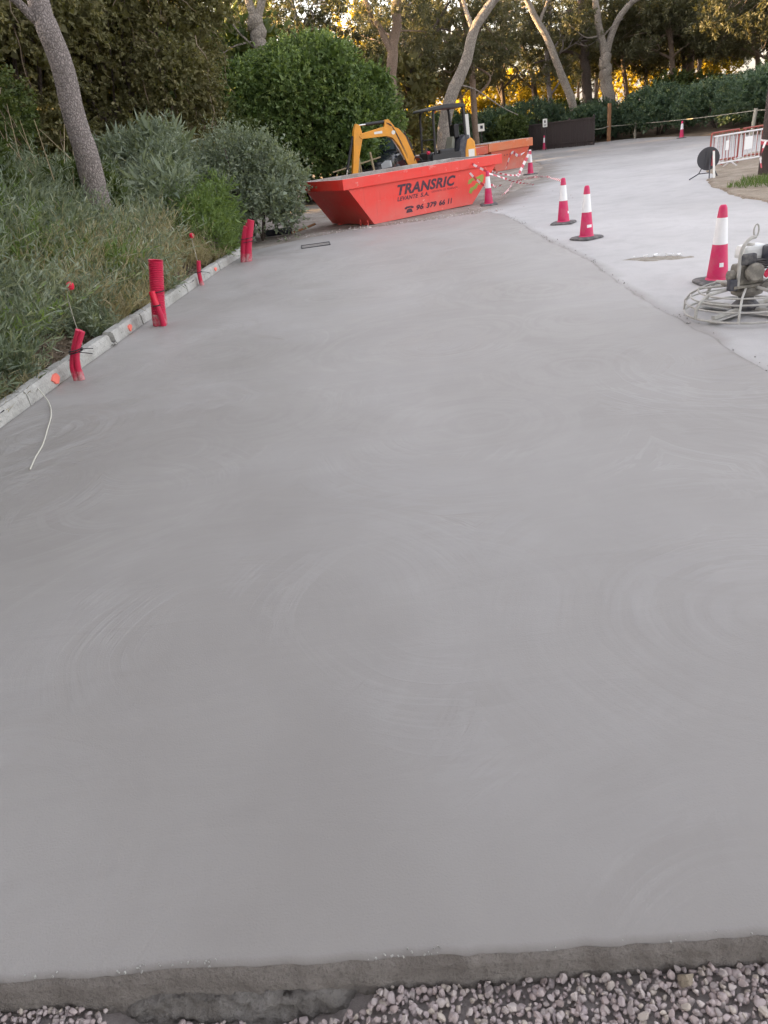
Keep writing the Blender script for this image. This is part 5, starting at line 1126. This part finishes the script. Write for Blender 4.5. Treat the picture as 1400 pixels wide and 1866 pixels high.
# thickets out of sight behind the left wall, closing the wood; the last few are added to block the sun
for i, (x, y, sc_) in enumerate([(-8, 30, 1.1), (-6.5, 37, 1.2), (-12, 25, 1.2), (-2.5, 40, 1.0), (2.6, 41.5, 0.9), (-11, 16, 1.0), (-9, 9, 0.9), (-7.4, 11.2, 0.75), (-10.5, 21, 1.25), (-7.5, 25.5, 1.25), (-13, 11, 1.1), (-4.5, 33, 1.2), (-12.5, 34, 1.2), (-9.2, 4.5, 1.1), (-9.4, 0, 1.15), (-9.2, -4.5, 1.1), (-4.5, 51, 1.1), (1.2, 47.2, 1.0)]):
    labs = ['tall dark thicket deep in the left wood', 'thicket behind the round green bush', 'tall thicket at the back of the left wood', 'thicket under the pines behind the round bush', 'dark thicket between the pines behind the excavator', 'thicket behind the left creeper wall', 'thicket at the left behind the weeds', 'olive thicket left of the leaning trunk base', 'thicket filling the wood behind the left creepers', 'thicket behind the olive creeper wall', 'outer thicket far to the left', 'thicket below the pale forked pine', 'outermost thicket of the left wood', 'thicket beyond the nearest weeds', 'thicket left of the camera', 'thicket behind the camera on the left', 'far thicket closing the wood behind the round bush', 'thicket below the pines left of the excavator canopy']
    shrub('wild_thicket', labs[i], (x, y, 0.5), [((0, 0, 1.6 * sc_), (2.3 * sc_, 2.0 * sc_, 2.2 * sc_)), ((0.8, 0.3, 3.6 * sc_), (1.9 * sc_, 1.7 * sc_, 1.6 * sc_)), ((-1.0, 0.1, 3.2 * sc_), (1.8 * sc_, 1.6 * sc_, 1.6 * sc_))], 560, 8, 0.5, 0.26, 0.15, [lf_ivy, lf_ivyg][i % 2], 60 + i, 'thicket', stem=(10, 0.8, 0.07))

# hedge on the far right, in separate bushes
HB = [((20.6, 36.0), 1.9, 2.35), ((20.2, 32.4), 1.9, 2.3), ((21.0, 39.6), 2.0, 2.25), ((20.8, 43.4), 2.1, 2.2), ((20.4, 28.8), 1.9, 2.3), ((19.2, 47.6), 2.0, 2.3), ((16.2, 50.2), 1.8, 1.9), ((22.6, 25.2), 2.0, 2.4)]
HL = ['hedge bush behind the far cone', 'hedge bush behind the leaning rope post', 'hedge bush in the middle of the rope line', 'hedge bush left of the far cone', 'hedge bush beyond the barriers', 'hedge bush right of the forked pine', 'low hedge bush at the foot of the forked pine', 'hedge bush at the right edge behind the pole']
for i, ((x, y), r_, h_) in enumerate(HB):
    rg = np.random.default_rng(300 + i)
    lumps = [((0, 0, h_ * 0.5), (r_, r_ * 1.05, h_ * 0.55))] + [((rg.uniform(-.8, .8) * r_, rg.uniform(-.8, .8) * r_, h_ * rg.uniform(0.35, 0.7)), (r_ * rg.uniform(.45, .65), r_ * rg.uniform(.45, .65), h_ * rg.uniform(.3, .45))) for _ in range(5)]
    shrub('hedge_bush', 'dark green ' + HL[i], (x, y, 0.05), lumps, 1500, 8, 0.25, 0.125, 0.065, lf_hedge, 310 + i, 'hedge', 'hedge bushes along the rope', upb=0.3)
# undergrowth behind the board fence and the skips
UG = [((13.0, 52.5), 1.9, 2.2, lf_hedge, 'green undergrowth behind the dark board fence'), ((9.8, 50.5), 2.0, 2.0, lf_hedge, 'dark undergrowth left of the board fence'), ((10.6, 48.8), 1.0, 1.5, lf_ivyg, 'yellowish bush touching the left end of the board fence'), ((6.6, 49.5), 2.2, 2.1, lf_hedge, 'low undergrowth behind the old orange skip'),
      ((4.0, 46.0), 2.0, 2.2, lf_ivyg, 'undergrowth behind the excavator canopy'), ((15.5, 55.5), 2.2, 2.0, lf_ivyg, 'undergrowth behind the leaning pale pine'), ((23.5, 53.5), 2.6, 2.6, lf_ivyg, 'brownish undergrowth beyond the right hedge'), ((28.0, 47.5), 2.8, 3.4, lf_ivyg, 'tall undergrowth at the far right'), ((26.5, 40.0), 2.4, 3.0, lf_hedge, 'tall bush behind the right hedge')]
for i, ((x, y), r_, h_, m_, lab) in enumerate(UG):
    rg = np.random.default_rng(400 + i)
    lumps = [((0, 0, h_ * 0.45), (r_, r_, h_ * 0.55))] + [((rg.uniform(-.8, .8) * r_, rg.uniform(-.6, .6) * r_, h_ * rg.uniform(0.3, 0.65)), (r_ * rg.uniform(.45, .65), r_ * rg.uniform(.45, .65), h_ * rg.uniform(.3, .5))) for _ in range(4)]
    shrub('undergrowth_bush', lab, (x, y, 0.35), lumps, 1000, 8, 0.32, 0.15, 0.075, m_, 420 + i, 'bush', 'undergrowth bushes', upb=0.2)
# sunlit bushes deep in the wood
YB = [((8.5, 64), 2.6, 4.6), ((13.2, 66), 2.8, 4.6), ((17.5, 68), 2.4, 4.2), ((2.2, 58), 2.4, 9.2), ((26.5, 72), 2.6, 4.6), ((11.0, 60), 1.7, 2.7), ((29.5, 66), 2.4, 4.0), ((6.0, 74), 3.0, 5.5)]
YL = ['sunlit yellow bush left of centre deep in the wood', 'sunlit yellow bush above the board fence', 'golden bush behind the leaning pale pine', 'tall sunlit tree crown glowing above the round bush', 'golden bush right of the forked pine', 'low golden bush over the dark undergrowth', 'small sunlit bush behind the right hedge', 'tall golden bush behind the excavator']
for i, ((x, y), r_, h_) in enumerate(YB):
    rg = np.random.default_rng(500 + i)
    lumps = [((0, 0, h_ * 0.6), (r_ * .8, r_ * .8, h_ * 0.42))] + [((rg.uniform(-.8, .8) * r_, rg.uniform(-.6, .6) * r_, h_ * rg.uniform(0.35, 0.8)), (r_ * rg.uniform(.3, .55), r_ * rg.uniform(.3, .55), h_ * rg.uniform(.15, .3))) for _ in range(6)]
    shrub('sunlit_bush', YL[i], (x, y, 0.5), lumps, 650, 7, 0.4, 0.22, 0.11, lf_yellow, 520 + i, 'bush', 'sunlit bushes in the wood', core=0.15)

# ------------------------------------------------------------------ pines
def needle_crown(rng, blobs, dens=16.0, L=0.17, W=0.026, per=11):
    Ps = []; Ts = []
    for c, r_ in blobs:
        vol = r_[0] * r_[1] * r_[2] * 4.19; n = max(20, int(vol * dens))
        q = unit(rng.normal(size=(n, 3))) * (rng.uniform(0, 1, (n, 1)) ** 0.45) * np.array(r_) + np.array(c)
        Ps.append(q); Ts.append(np.clip(rng.normal(0.45, 0.1) + rng.normal(0, 0.2, n), 0, 1))
    P = np.concatenate(Ps); T0 = np.concatenate(Ts); n = len(P)
    P = P[:, None, :] + rng.normal(0, 0.045, (n, per, 3)); D = unit(rng.normal(size=(n, 1, 3)) * 0.7 + rng.normal(0, 0.75, (n, per, 3)) + [0, 0, 0.15])
    ln = L * rng.uniform(0.7, 1.3, n * per)
    V, F = leafset(P.reshape(-1, 3), D.reshape(-1, 3), ln, W, rng, 0.1)
    return V, F, np.clip(np.repeat(T0, per) + rng.normal(0, 0.08, n * per), 0, 1)
def wobble(pts, rng, amp, n=26):
    P = smooth_path(pts, n); m = len(P); w_ = np.stack([fbm(np.arange(m) * 0.35, np.zeros(m) + 7.1 * k, int(rng.integers(999)), 2) for k in range(3)], 1) * amp
    w_[:, 2] = 0; return P + w_ * np.linspace(0.2, 1, m)[:, None]
def pine(label, loc, trunk, r0, r1, limbs, blobs, bm_, seed, dens=16.0, group=None, twigs=18, name='pine_tree', W=0.05, L=0.2):
    rng = np.random.default_rng(seed); t = thing(name, label, 'tree', loc, 0, group)
    P = wobble(trunk, rng, r0 * 0.5, 34); m = len(P); rr = np.linspace(r0, r1, m) * (1 + 0.025 * rng.normal(size=m)); rr[:2] *= (1.22, 1.08)
    MB().tube(P, list(rr), 14).build('trunk', bm_, t, smooth=True)
    ends = [P[m // 2:]]
    for pts, a, b in limbs: Q = wobble(pts, rng, a * 0.6, 22); ends.append(Q[len(Q) // 2:]); MB().tube(Q, list(np.linspace(a, b, len(Q))), 8).build('limb', bm_, t, smooth=True)
    # secondary branches reaching into the foliage
    mb = MB()
    for i in range(twigs):
        c, r_ = blobs[int(rng.integers(len(blobs)))]; ee = np.concatenate(ends); dd_ = np.linalg.norm(ee - np.array(c), axis=1) + rng.uniform(0, 1.2, len(ee)); s_ = ee[int(np.argmin(dd_))]; e = np.array(c) + rng.normal(0, 0.35, 3) * np.array(r_); md = (s_ + e) / 2 + rng.normal(0, 0.4, 3)
        q = smooth_path([s_, md, e], 10); mb.tube(q, list(np.linspace(0.035, 0.01, len(q))), 5)
    if twigs: tag(mb.build('branches', bm_, t, smooth=True), kind='stuff')
    if blobs:
        V, F, T = needle_crown(rng, blobs, dens, W=W, L=L); npmesh('crown', V, F, lf_pine, t, tone=T)
    return t
def blobs_for(rng, n, cx, cy, z0, z1, spread, rr=(0.6, 1.2)):
    out = []
    for i in range(n):
        a = rng.uniform(0, 2 * PI); d = spread * math.sqrt(rng.uniform(0, 1)); r_ = rng.uniform(*rr)
        out.append(((cx + d * math.cos(a), cy + d * math.sin(a), rng.uniform(z0, z1)), (r_, r_, r_ * 0.55)))
    return out
rg = np.random.default_rng(77)
# the leaning trunk in the weeds, left
pine('thick leaning pine trunk rising from the weeds at left', (-4.08, 13.5, 0.55), [(0.02, 0, -0.2), (0.02, 0, 0.9), (0.03, 0, 1.8), (-0.01, 0, 2.9), (-0.05, 0, 3.65), (-0.2, 0.1, 5.6), (-0.6, 0.2, 7.6)], 0.215, 0.13,
     [([(-0.02, 0, 3.2), (-0.22, -0.15, 3.5), (-0.5, -0.5, 3.9), (-1.2, -1.2, 4.9)], 0.085, 0.03)], blobs_for(rg, 12, -1.2, 0.6, 6.6, 8.8, 2.0, (0.6, 1.0)), bark_pine, 701, 10)
pine('pale forked pine trunk standing out of the round bush', (-2.25, 31.6, 0.1), [(0, 0, 0), (0, 0, 3), (0.02, 0, 5.2), (0.05, 0, 6.0)], 0.33, 0.26, [([(0.03, 0, 5.85), (-0.1, 0, 6.5), (-0.3, 0, 7.6), (-0.6, 0.2, 9.5)], 0.17, 0.08), ([(0.06, 0, 5.85), (0.3, 0, 6.4), (0.75, 0, 7.1), (1.3, 0.3, 9.0)], 0.16, 0.08), ([(-0.1, 0, 5.0), (-0.7, -0.3, 5.7), (-1.0, -0.5, 6.3)], 0.05, 0.015), ([(-0.1, 0, 5.3), (-0.8, -0.4, 5.2), (-1.3, -0.6, 5.0)], 0.04, 0.012)],
     blobs_for(rg, 12, -0.5, 1.0, 8.0, 10, 2.6) + blobs_for(rg, 7, 0.6, 2.5, 6.6, 8.0, 1.6), bark_pale, 702, 12)
pine('grey pine with a low left limb behind the right shoulder of the round bush', (2.7, 36, 0.1), [(0, 0, 0), (0.05, 0, 2.2), (0.1, 0, 3.8), (0.36, 0, 5.3), (0.7, 0, 6.7), (0.95, 0, 8.5)], 0.27, 0.17, [([(0.22, 0, 4.7), (-0.1, 0, 5.5), (-0.6, 0, 6.5), (-1.2, 0, 8)], 0.15, 0.07)],
     blobs_for(rg, 16, 0.6, 1.5, 6.0, 9.5, 2.6) + blobs_for(rg, 6, 1.8, 2, 4.6, 6.0, 1.2), bark_brown, 703, 14)
pine('pale blotched pine leaning right behind the excavator', (4.3, 34, 0.0), [(0, 0, 0), (0.22, 0, 1.2), (0.66, 0, 2.8), (1.4, 0, 4.1), (1.72, 0, 5.0), (2.7, 0, 6.0), (3.8, 0, 6.9), (5.0, 0, 8.5)], 0.31, 0.11, [([(1.0, 0, 3.3), (1.7, -0.3, 3.0), (2.6, -0.6, 2.3), (3.3, -0.6, 1.9)], 0.032, 0.012), ([(1.75, 0, 5.0), (1.5, 0.4, 6.2), (1.2, 0.8, 8)], 0.11, 0.05)],
     blobs_for(rg, 14, 3.5, 1.0, 7.4, 9.5, 3.0), bark_pale, 704, 12)
pine('slender pale pine leaning left behind the board fence', (15.0, 50, 0.4), [(0, 0, -0.2), (-0.08, 0, 1.2), (-0.7, 0, 3.0), (-1.67, 0, 5.1), (-2.76, 0, 7.1), (-3.6, 0, 9)], 0.28, 0.14, [([(-2.2, 0, 6.2), (-1.6, 0, 7.4), (-1.0, 0, 9)], 0.1, 0.05)], blobs_for(rg, 16, -3.0, 0.5, 7.2, 10, 3.0), bark_pale, 705, 11)
pine('large forked grey pine behind the brown post', (17.45, 51, 0.4), [(0, 0, -0.2), (-0.05, 0, 1.0), (-0.2, 0, 2.4), (-0.34, 0, 3.6), (-0.42, 0, 4.3)], 0.44, 0.31, [([(-0.45, 0, 4.2), (-0.75, 0, 5.4), (-1.1, 0, 7.1), (-1.4, 0, 9.5)], 0.26, 0.14), ([(-0.35, 0, 4.1), (0.05, 0, 5.3), (0.6, 0, 6.2), (1.4, 0, 6.8), (2.6, 0, 7.2), (4, 0, 8.5)], 0.22, 0.11), ([(-0.7, 0, 5.0), (-0.2, -0.3, 5.5), (0.5, -0.4, 5.9)], 0.06, 0.025), ([(-0.8, 0, 5.2), (-1.8, -0.5, 5.2), (-2.8, -0.8, 5.9)], 0.06, 0.02)],
     blobs_for(rg, 18, 0.5, 0.8, 7.2, 10.5, 3.6), bark_pale, 706, 11)
pine('dark pine trunk directly left of the forked pine', (16.9, 53.5, 0.6), [(0, 0, -0.2), (-0.15, 0, 2.5), (-0.4, 0, 5.0), (-0.5, 0, 8)], 0.36, 0.2, [([(-0.3, 0, 4), (-1.5, 0, 4.6), (-2.8, 0, 4.3), (-3.6, 0, 4.2)], 0.11, 0.04)], blobs_for(rg, 16, -0.4, 0, 5.6, 9.5, 2.8), bark_dark, 707, 13)
pine('dark pine with a sunlit branch right of the forked pine', (26.3, 60, 0.6), [(0, 0, 0), (0, 0, 3), (-0.1, 0, 5), (0.1, 0, 7), (0.3, 0, 9)], 0.28, 0.18, [([(-0.05, 0, 4.0), (0.7, -0.2, 5.2), (1.1, -0.2, 6.6), (1.3, 0, 8)], 0.12, 0.06)], blobs_for(rg, 16, 0.2, 0, 6.2, 9.5, 3.0), bark_brown, 708, 12)
pine('low dark pine with spreading limbs above the board fence', (15.6, 62, 0.6), [(0, 0, 0), (-0.1, 0, 2.2), (-0.4, 0, 4.2), (-0.9, 0, 5.8)], 0.26, 0.14, [([(-0.2, 0, 3.0), (-1.4, 0, 3.9), (-2.8, 0, 4.3)], 0.10, 0.04), ([(-0.3, 0, 3.4), (0.7, 0, 4.6), (1.6, 0, 5.4)], 0.10, 0.04)], blobs_for(rg, 20, -0.6, 0, 4.6, 8.0, 3.2, (0.7, 1.1)), bark_dark, 709, 14)
pine('dark broad trunk just right of the round bush', (4.6, 43, 0.1), [(0, 0, 0), (-0.2, 0, 2.5), (-0.4, 0, 5), (-0.3, 0, 8)], 0.38, 0.24, [([(-0.3, 0, 4.5), (0.8, 0, 5.8), (2.0, 0, 7.2)], 0.12, 0.05)], blobs_for(rg, 26, 0.4, 0, 4.6, 9.0, 3.0), bark_dark, 710, 15)
# background pines: four kinds, copied
protos = []
for k in range(4):
    rr_ = np.random.default_rng(900 + k); h_ = rr_.uniform(8.5, 10.5); lean = rr_.uniform(-1.2, 1.2)
    bl = blobs_for(rr_, 26, lean, 0, 3.9 + 0.4 * k, h_, 3.2, (0.7, 1.25)) + blobs_for(rr_, 20, lean * 0.7, 0, 3.6, 6.8, 3.2, (0.7, 1.25))
    lm = [([(lean * 0.3, 0, 2.6 + i * 0.8), (lean * 0.4 + rr_.uniform(-1, 1), rr_.uniform(-1, 1), 3.6 + i * 0.8), (lean * 0.5 + rr_.uniform(-2.4, 2.4), rr_.uniform(-2, 2), 4.6 + i * 0.8)], 0.075, 0.025) for i in range(5)]
    p = pine('', (0, 0, 0), [(0, 0, -0.3), (lean * 0.15, 0, 2.0), (lean * 0.5, 0.2, 4.5), (lean * 0.8, 0, 7.0), (lean, 0, h_ - 0.5)], 0.19, 0.08, lm, bl, [bark_brown, bark_dark, bark_brown, bark_pine][k], 950 + k, 14, 'background pines', 26, W=0.062, L=0.24)
    protos.append(p)
BGP = [(9.0, 54.5, 0), (12.2, 58.0, 1), (20.4, 56.0, 2), (23.2, 60.0, 3), (6.2, 56.0, 3), (-3.0, 48.0, 2), (29.0, 55.0, 0), (32.0, 50.0, 1), (19.5, 62.0, 0), (10.2, 86.0, 1), (15.4, 84.0, 3), (23.0, 80.0, 1), (30.0, 76.0, 2), (36.0, 64.0, 3), (26.6, 50.0, 2), (-3.0, 55.0, 0), (34.5, 42.0, 0), (31.5, 37.0, 3), (8.0, 45.5, 2), (38, 78, 0), (-7.5, 43.0, 1), (18.6, 92.0, 2),
       (14.2, 53.0, 3), (24.5, 56.0, 1), (28.0, 62.0, 3), (33.0, 58.0, 0), (4.0, 53.0, 0), (22.0, 52.0, 0), (30.0, 44.0, 2), (2.5, 90.0, 3), (27.0, 90.0, 0), (35, 88, 1), (-0.8, 43.0, 3), (-5.4, 38.0, 0), (-8.2, 30.5, 2), (22.0, 68.0, 3), (32.0, 68.0, 0), (25.0, 45.5, 1), (36.0, 52.0, 2), (-6.2, 3.6, 0), (-6.0, -2.5, 3), (5.2, -3.6, 2), (-0.8, -6.5, 1)]  # unseen pines round the viewer come last, added to darken the near slab
def pine_label(i):
    x, y, k = BGP[i]
    if y < 10: return ['pine on the near left bank beside the viewer', 'pine on the left bank behind the viewer', 'pine at the right behind the viewer', 'pine directly behind the viewer'][[j for j in range(len(BGP)) if BGP[j][1] < 10].index(i)]
    rows = [('nearest row of background pines', 10, 50.5), ('second row of background pines', 50.5, 56.2), ('third row of background pines', 56.2, 70), ('farthest row of background pines', 70, 200)]
    nm, lo, hi = [r_ for r_ in rows if lo_ok(r_, y)][0]
    order = sorted([j for j in range(len(BGP)) if lo <= BGP[j][1] < hi], key=lambda j: BGP[j][0] / BGP[j][1]); n_ = order.index(i)
    words = ['leftmost', 'second from the left', 'third from the left', 'fourth from the left', 'fifth from the left', 'sixth from the left', 'seventh from the left', 'eighth from the left', 'ninth from the left', 'tenth from the left', 'eleventh from the left', 'twelfth from the left', 'thirteenth from the left', 'fourteenth from the left', 'fifteenth from the left']
    return 'slender pine, ' + ('rightmost' if n_ == len(order) - 1 else words[n_]) + ' in the ' + nm
def lo_ok(r_, y): return r_[1] <= y < r_[2]
for i, (x, y, k) in enumerate(BGP):
    used = any(q[2] == k for q in BGP[:i]); o = copy_tree(protos[k]) if used else protos[k]
    o.location = (x, y, 0.3); o.rotation_euler = (0, 0, 0.9 * i + 0.3); s_ = 0.92 + 0.16 * ((i * 37) % 10) / 10; o.scale = (s_, s_, s_)
    tag(o, pine_label(i), 'tree', 'background pines')

# ------------------------------------------------------------------ weeds, dry grass, litter on the left bank
def kz(x, y): return bank(x, y) - 0.06
def weeds(name, label, n, ylo, yhi, dlo, dhi, h, stemsN, leaf, mat, seed, spread=0.55, leaflets=16, lw=0.012, power=1.0, mask=None):
    rng = np.random.default_rng(seed); y = rng.uniform(ylo, yhi, n); d = dlo + (dhi - dlo) * rng.uniform(0, 1, n) ** power; x = kerb_x(np.clip(y, -2, 15.9)) - 0.16 - d
    if mask is not None: ok = mask(x, y, rng); x, y, d = x[ok], y[ok], d[ok]; n = len(x)
    ok = ~(((np.abs(x + 3.16) < 0.34) & (y > 7.3) & (y < 8.75)) | ((np.abs(x + 2.66) < 0.30) & (y > 12.0) & (y < 13.3)))   # trampled round the marker stakes
    x, y, d = x[ok], y[ok], d[ok]; n = len(x)
    z = kz(x, y); B = np.stack([x, y, z], 1)
    hh = h * rng.uniform(0.55, 1.25, (n, 1)) * (0.42 + 0.58 * sstep(0.05, 0.9, d))[:, None]
    D = unit(rng.normal(0, spread, (n, stemsN, 3)) * [1, 1, 0.3] + [0.12, -0.05, 1.0])
    side = rng.normal(0, 1, (n, stemsN, 3)) * [1, 1, 0]
    tone = np.clip(rng.normal(0.45, 0.16, (n, 1, 1)) + 0.25 * fbm(x * 1.3, y * 1.3, 7)[:, None, None] + rng.normal(0, 0.13, (n, stemsN, leaflets)), 0, 1)
    t = np.linspace(0.08, 1.0, leaflets)[None, None, :, None]
    Lh = (hh[:, None, :] * rng.uniform(0.6, 1.15, (n, stemsN, 1)))[:, :, None, :]
    pos = B[:, None, None, :] + D[:, :, None, :] * t * Lh + side[:, :, None, :] * (t ** 2) * Lh * 0.22 + np.array([0, 0, -0.16]) * (t ** 2) * Lh
    dd = unit(D[:, :, None, :] * 0.8 + rng.normal(0, 0.6, (n, stemsN, leaflets, 3)) + [0, 0, 0.2])
    m = n * stemsN * leaflets; ln = leaf * rng.uniform(0.6, 1.3, m)
    parts = [(*leafset(pos.reshape(-1, 3), dd.reshape(-1, 3), ln, lw, rng, 0.1), tone.ravel())]
    # the stems themselves, as chains of thin blades
    a = pos[:, :, :-3:3, :].reshape(-1, 3); b = pos[:, :, 3::3, :][:, :, :pos[:, :, :-3:3, :].shape[2], :].reshape(-1, 3); k = min(len(a), len(b)); a = a[:k]; b = b[:k]
    parts.append((*leafset(a, b - a, np.linalg.norm(b - a, axis=1) * 1.05, lw * 0.55, rng, 0.0), np.clip(rng.normal(0.75, 0.12, k), 0, 1)))
    V, F, T = merge(parts); o = npmesh(name, V, F, mat, tone=T); return tag(o, label, None, None, 'stuff')
weeds('weeds', 'tangled grey green weeds on the bank by the kerb', 800, 3.5, 13.4, 0.10, 3.8, 0.95, 7, 0.12, lf_weed, 21, spread=0.7, lw=0.021, leaflets=16)
weeds('weeds', 'fresh green weeds low on the bank', 330, 5.0, 12.5, 0.4, 3.4, 0.80, 8, 0.12, lf_light, 22, spread=0.6, lw=0.024, leaflets=14, mask=lambda x, y, r: fbm(x * 0.9, y * 0.9, 55) > 0.02)
weeds('weeds', 'weeds on the upper bank around the leaning trunk', 480, 11.5, 17.0, 0.9, 4.5, 0.9, 7, 0.12, lf_weed, 23, spread=0.6, lw=0.022, leaflets=16)
weeds('weeds', 'grey green stems sprawling over the kerb', 170, 4.0, 9.4, 0.05, 0.9, 0.42, 8, 0.11, lf_weed, 26, spread=1.2, leaflets=10, lw=0.014, power=1.3)
weeds('dry_grass', 'tall straw coloured dry grass along the kerb', 240, 9.2, 14.6, 0.02, 1.4, 0.85, 9, 0.18, lf_straw, 24, spread=0.36, leaflets=8, lw=0.009, power=1.2)
weeds('dry_grass', 'sprawling dry stems among the weeds near the kerb', 170, 4.0, 9.6, 0.0, 1.3, 0.45, 8, 0.14, lf_straw, 25, spread=1.3, leaflets=7, lw=0.006, power=1.4)
def litter():
    rng = np.random.default_rng(31); n = 9000; y = rng.uniform(3, 16, n); d = rng.exponential(0.4, n); x = kerb_x(np.clip(y, -2, 15.9)) - 0.15 - d; P = np.stack([x, y, bank(x, y) - 0.065 + rng.uniform(0, 0.03, n)], 1)
    D = unit(rng.normal(size=(n, 3)) * [1, 1, 0.25]); ln = rng.uniform(0.02, 0.08, n); V, F = leafset(P, D, ln, rng.uniform(0.004, 0.022, n), rng)
    tag(npmesh('leaf_litter', V, F, lf_twig, tone=rng.uniform(0, 1, n)), 'brown dead leaves and twigs on the soil by the kerb', None, None, 'stuff')
litter()
def canes():
    rng = np.random.default_rng(32); mb = MB()
    for i in range(15):
        x = rng.uniform(-6.0, -4.5); y = rng.uniform(13.4, 15.5); z = float(bank(x, y)) - 0.1; l = rng.uniform(0.9, 1.9); q = rng.normal(0, 0.22, 2)
        mb.tube([(x, y, z), (x + q[0] * 0.4, y + q[1] * 0.4, z + l * 0.5), (x + q[0] * 1.6, y + q[1], z + l)], [0.011, 0.009, 0.004], 5)
    tag(mb.build('dry_canes', wood_pale, smooth=True), 'dry upright canes left of the leaning trunk', None, None, 'stuff')
canes()
def verge_grass():
    rng = np.random.default_rng(33); n = 14000; x = rng.uniform(7.6, 13.5, n); y = rng.uniform(13.3, 17.6, n)
    ok = (fbm(x * 0.9, y * 0.9, 77) + 0.9 - 1.5 * np.abs((y - 15.3 - 0.12 * (x - 9)) / 1.7) - 0.8 * (1 - sstep(7.6, 8.6, x)) > 0.05) & in_poly(x, y, VERGE); x, y = x[ok], y[ok]; n = len(x)
    D = unit(rng.normal(0, 0.45, (n, 3)) * [1, 1, 0.2] + [0, 0, 1]); P = np.stack([x, y, np.full(n, 0.0)], 1); ln = rng.uniform(0.06, 0.17, n); V, F = leafset(P, D, ln, 0.012, rng, 0.05)
    tag(npmesh('grass', V, F, lf_grass, tone=np.clip(rng.normal(0.5, 0.25, n), 0, 1)), 'patch of short green grass at the foot of the pole', None, None, 'stuff')
verge_grass()
def edge_crumbs():
    rng = np.random.default_rng(35); Vs, Fs, Ts, k0 = [], [], [], 0
    for i in range(700):
        y = rng.uniform(3.5, 17.2)
        if float(fbm(y * 1.1, 2.2, 66, 3)) < 0.05 and i % 4: continue
        x = float(right_x(y)) + rng.normal(0.02, 0.045); s = rng.uniform(0.002, 0.009); V, Fc = PEB[int(rng.integers(6))]
        Vs.append(V @ rotm(rng).T * s + [x, y, -0.012]); Fs.append(Fc + k0); k0 += len(V); Ts.append(np.full(len(Fc), rng.random()))
    tag(npmesh('concrete_crumbs', np.concatenate(Vs), np.concatenate(Fs), MS['footing'], tone=np.concatenate(Ts)), 'grey concrete crumbs along the ragged right edge of the slab', None, None, 'stuff')
edge_crumbs()
def debris():
    """loose grit around the skips"""
    rng = np.random.default_rng(34); Vs, Fs, Ts, k0 = [], [], [], 0
    for i in range(420):
        if i % 3: x = rng.uniform(-1.6, 3.6); y = 17.25 + abs(rng.normal(0, 0.35))
        else: x = rng.uniform(-2.2, 5.5); y = rng.uniform(17.3, 24)
        s = rng.uniform(0.008, 0.03); V, Fc = PEB[int(rng.integers(6))]
        Vs.append(V @ rotm(rng).T * s + [x, y, -0.02]); Fs.append(Fc + k0); k0 += len(V); Ts.append(np.full(len(Fc), rng.random()))
    tag(npmesh('grit', np.concatenate(Vs), np.concatenate(Fs), MS['stone'], tone=np.concatenate(Ts)), 'loose pale grit scattered between slab and skip', None, None, 'stuff')
debris()
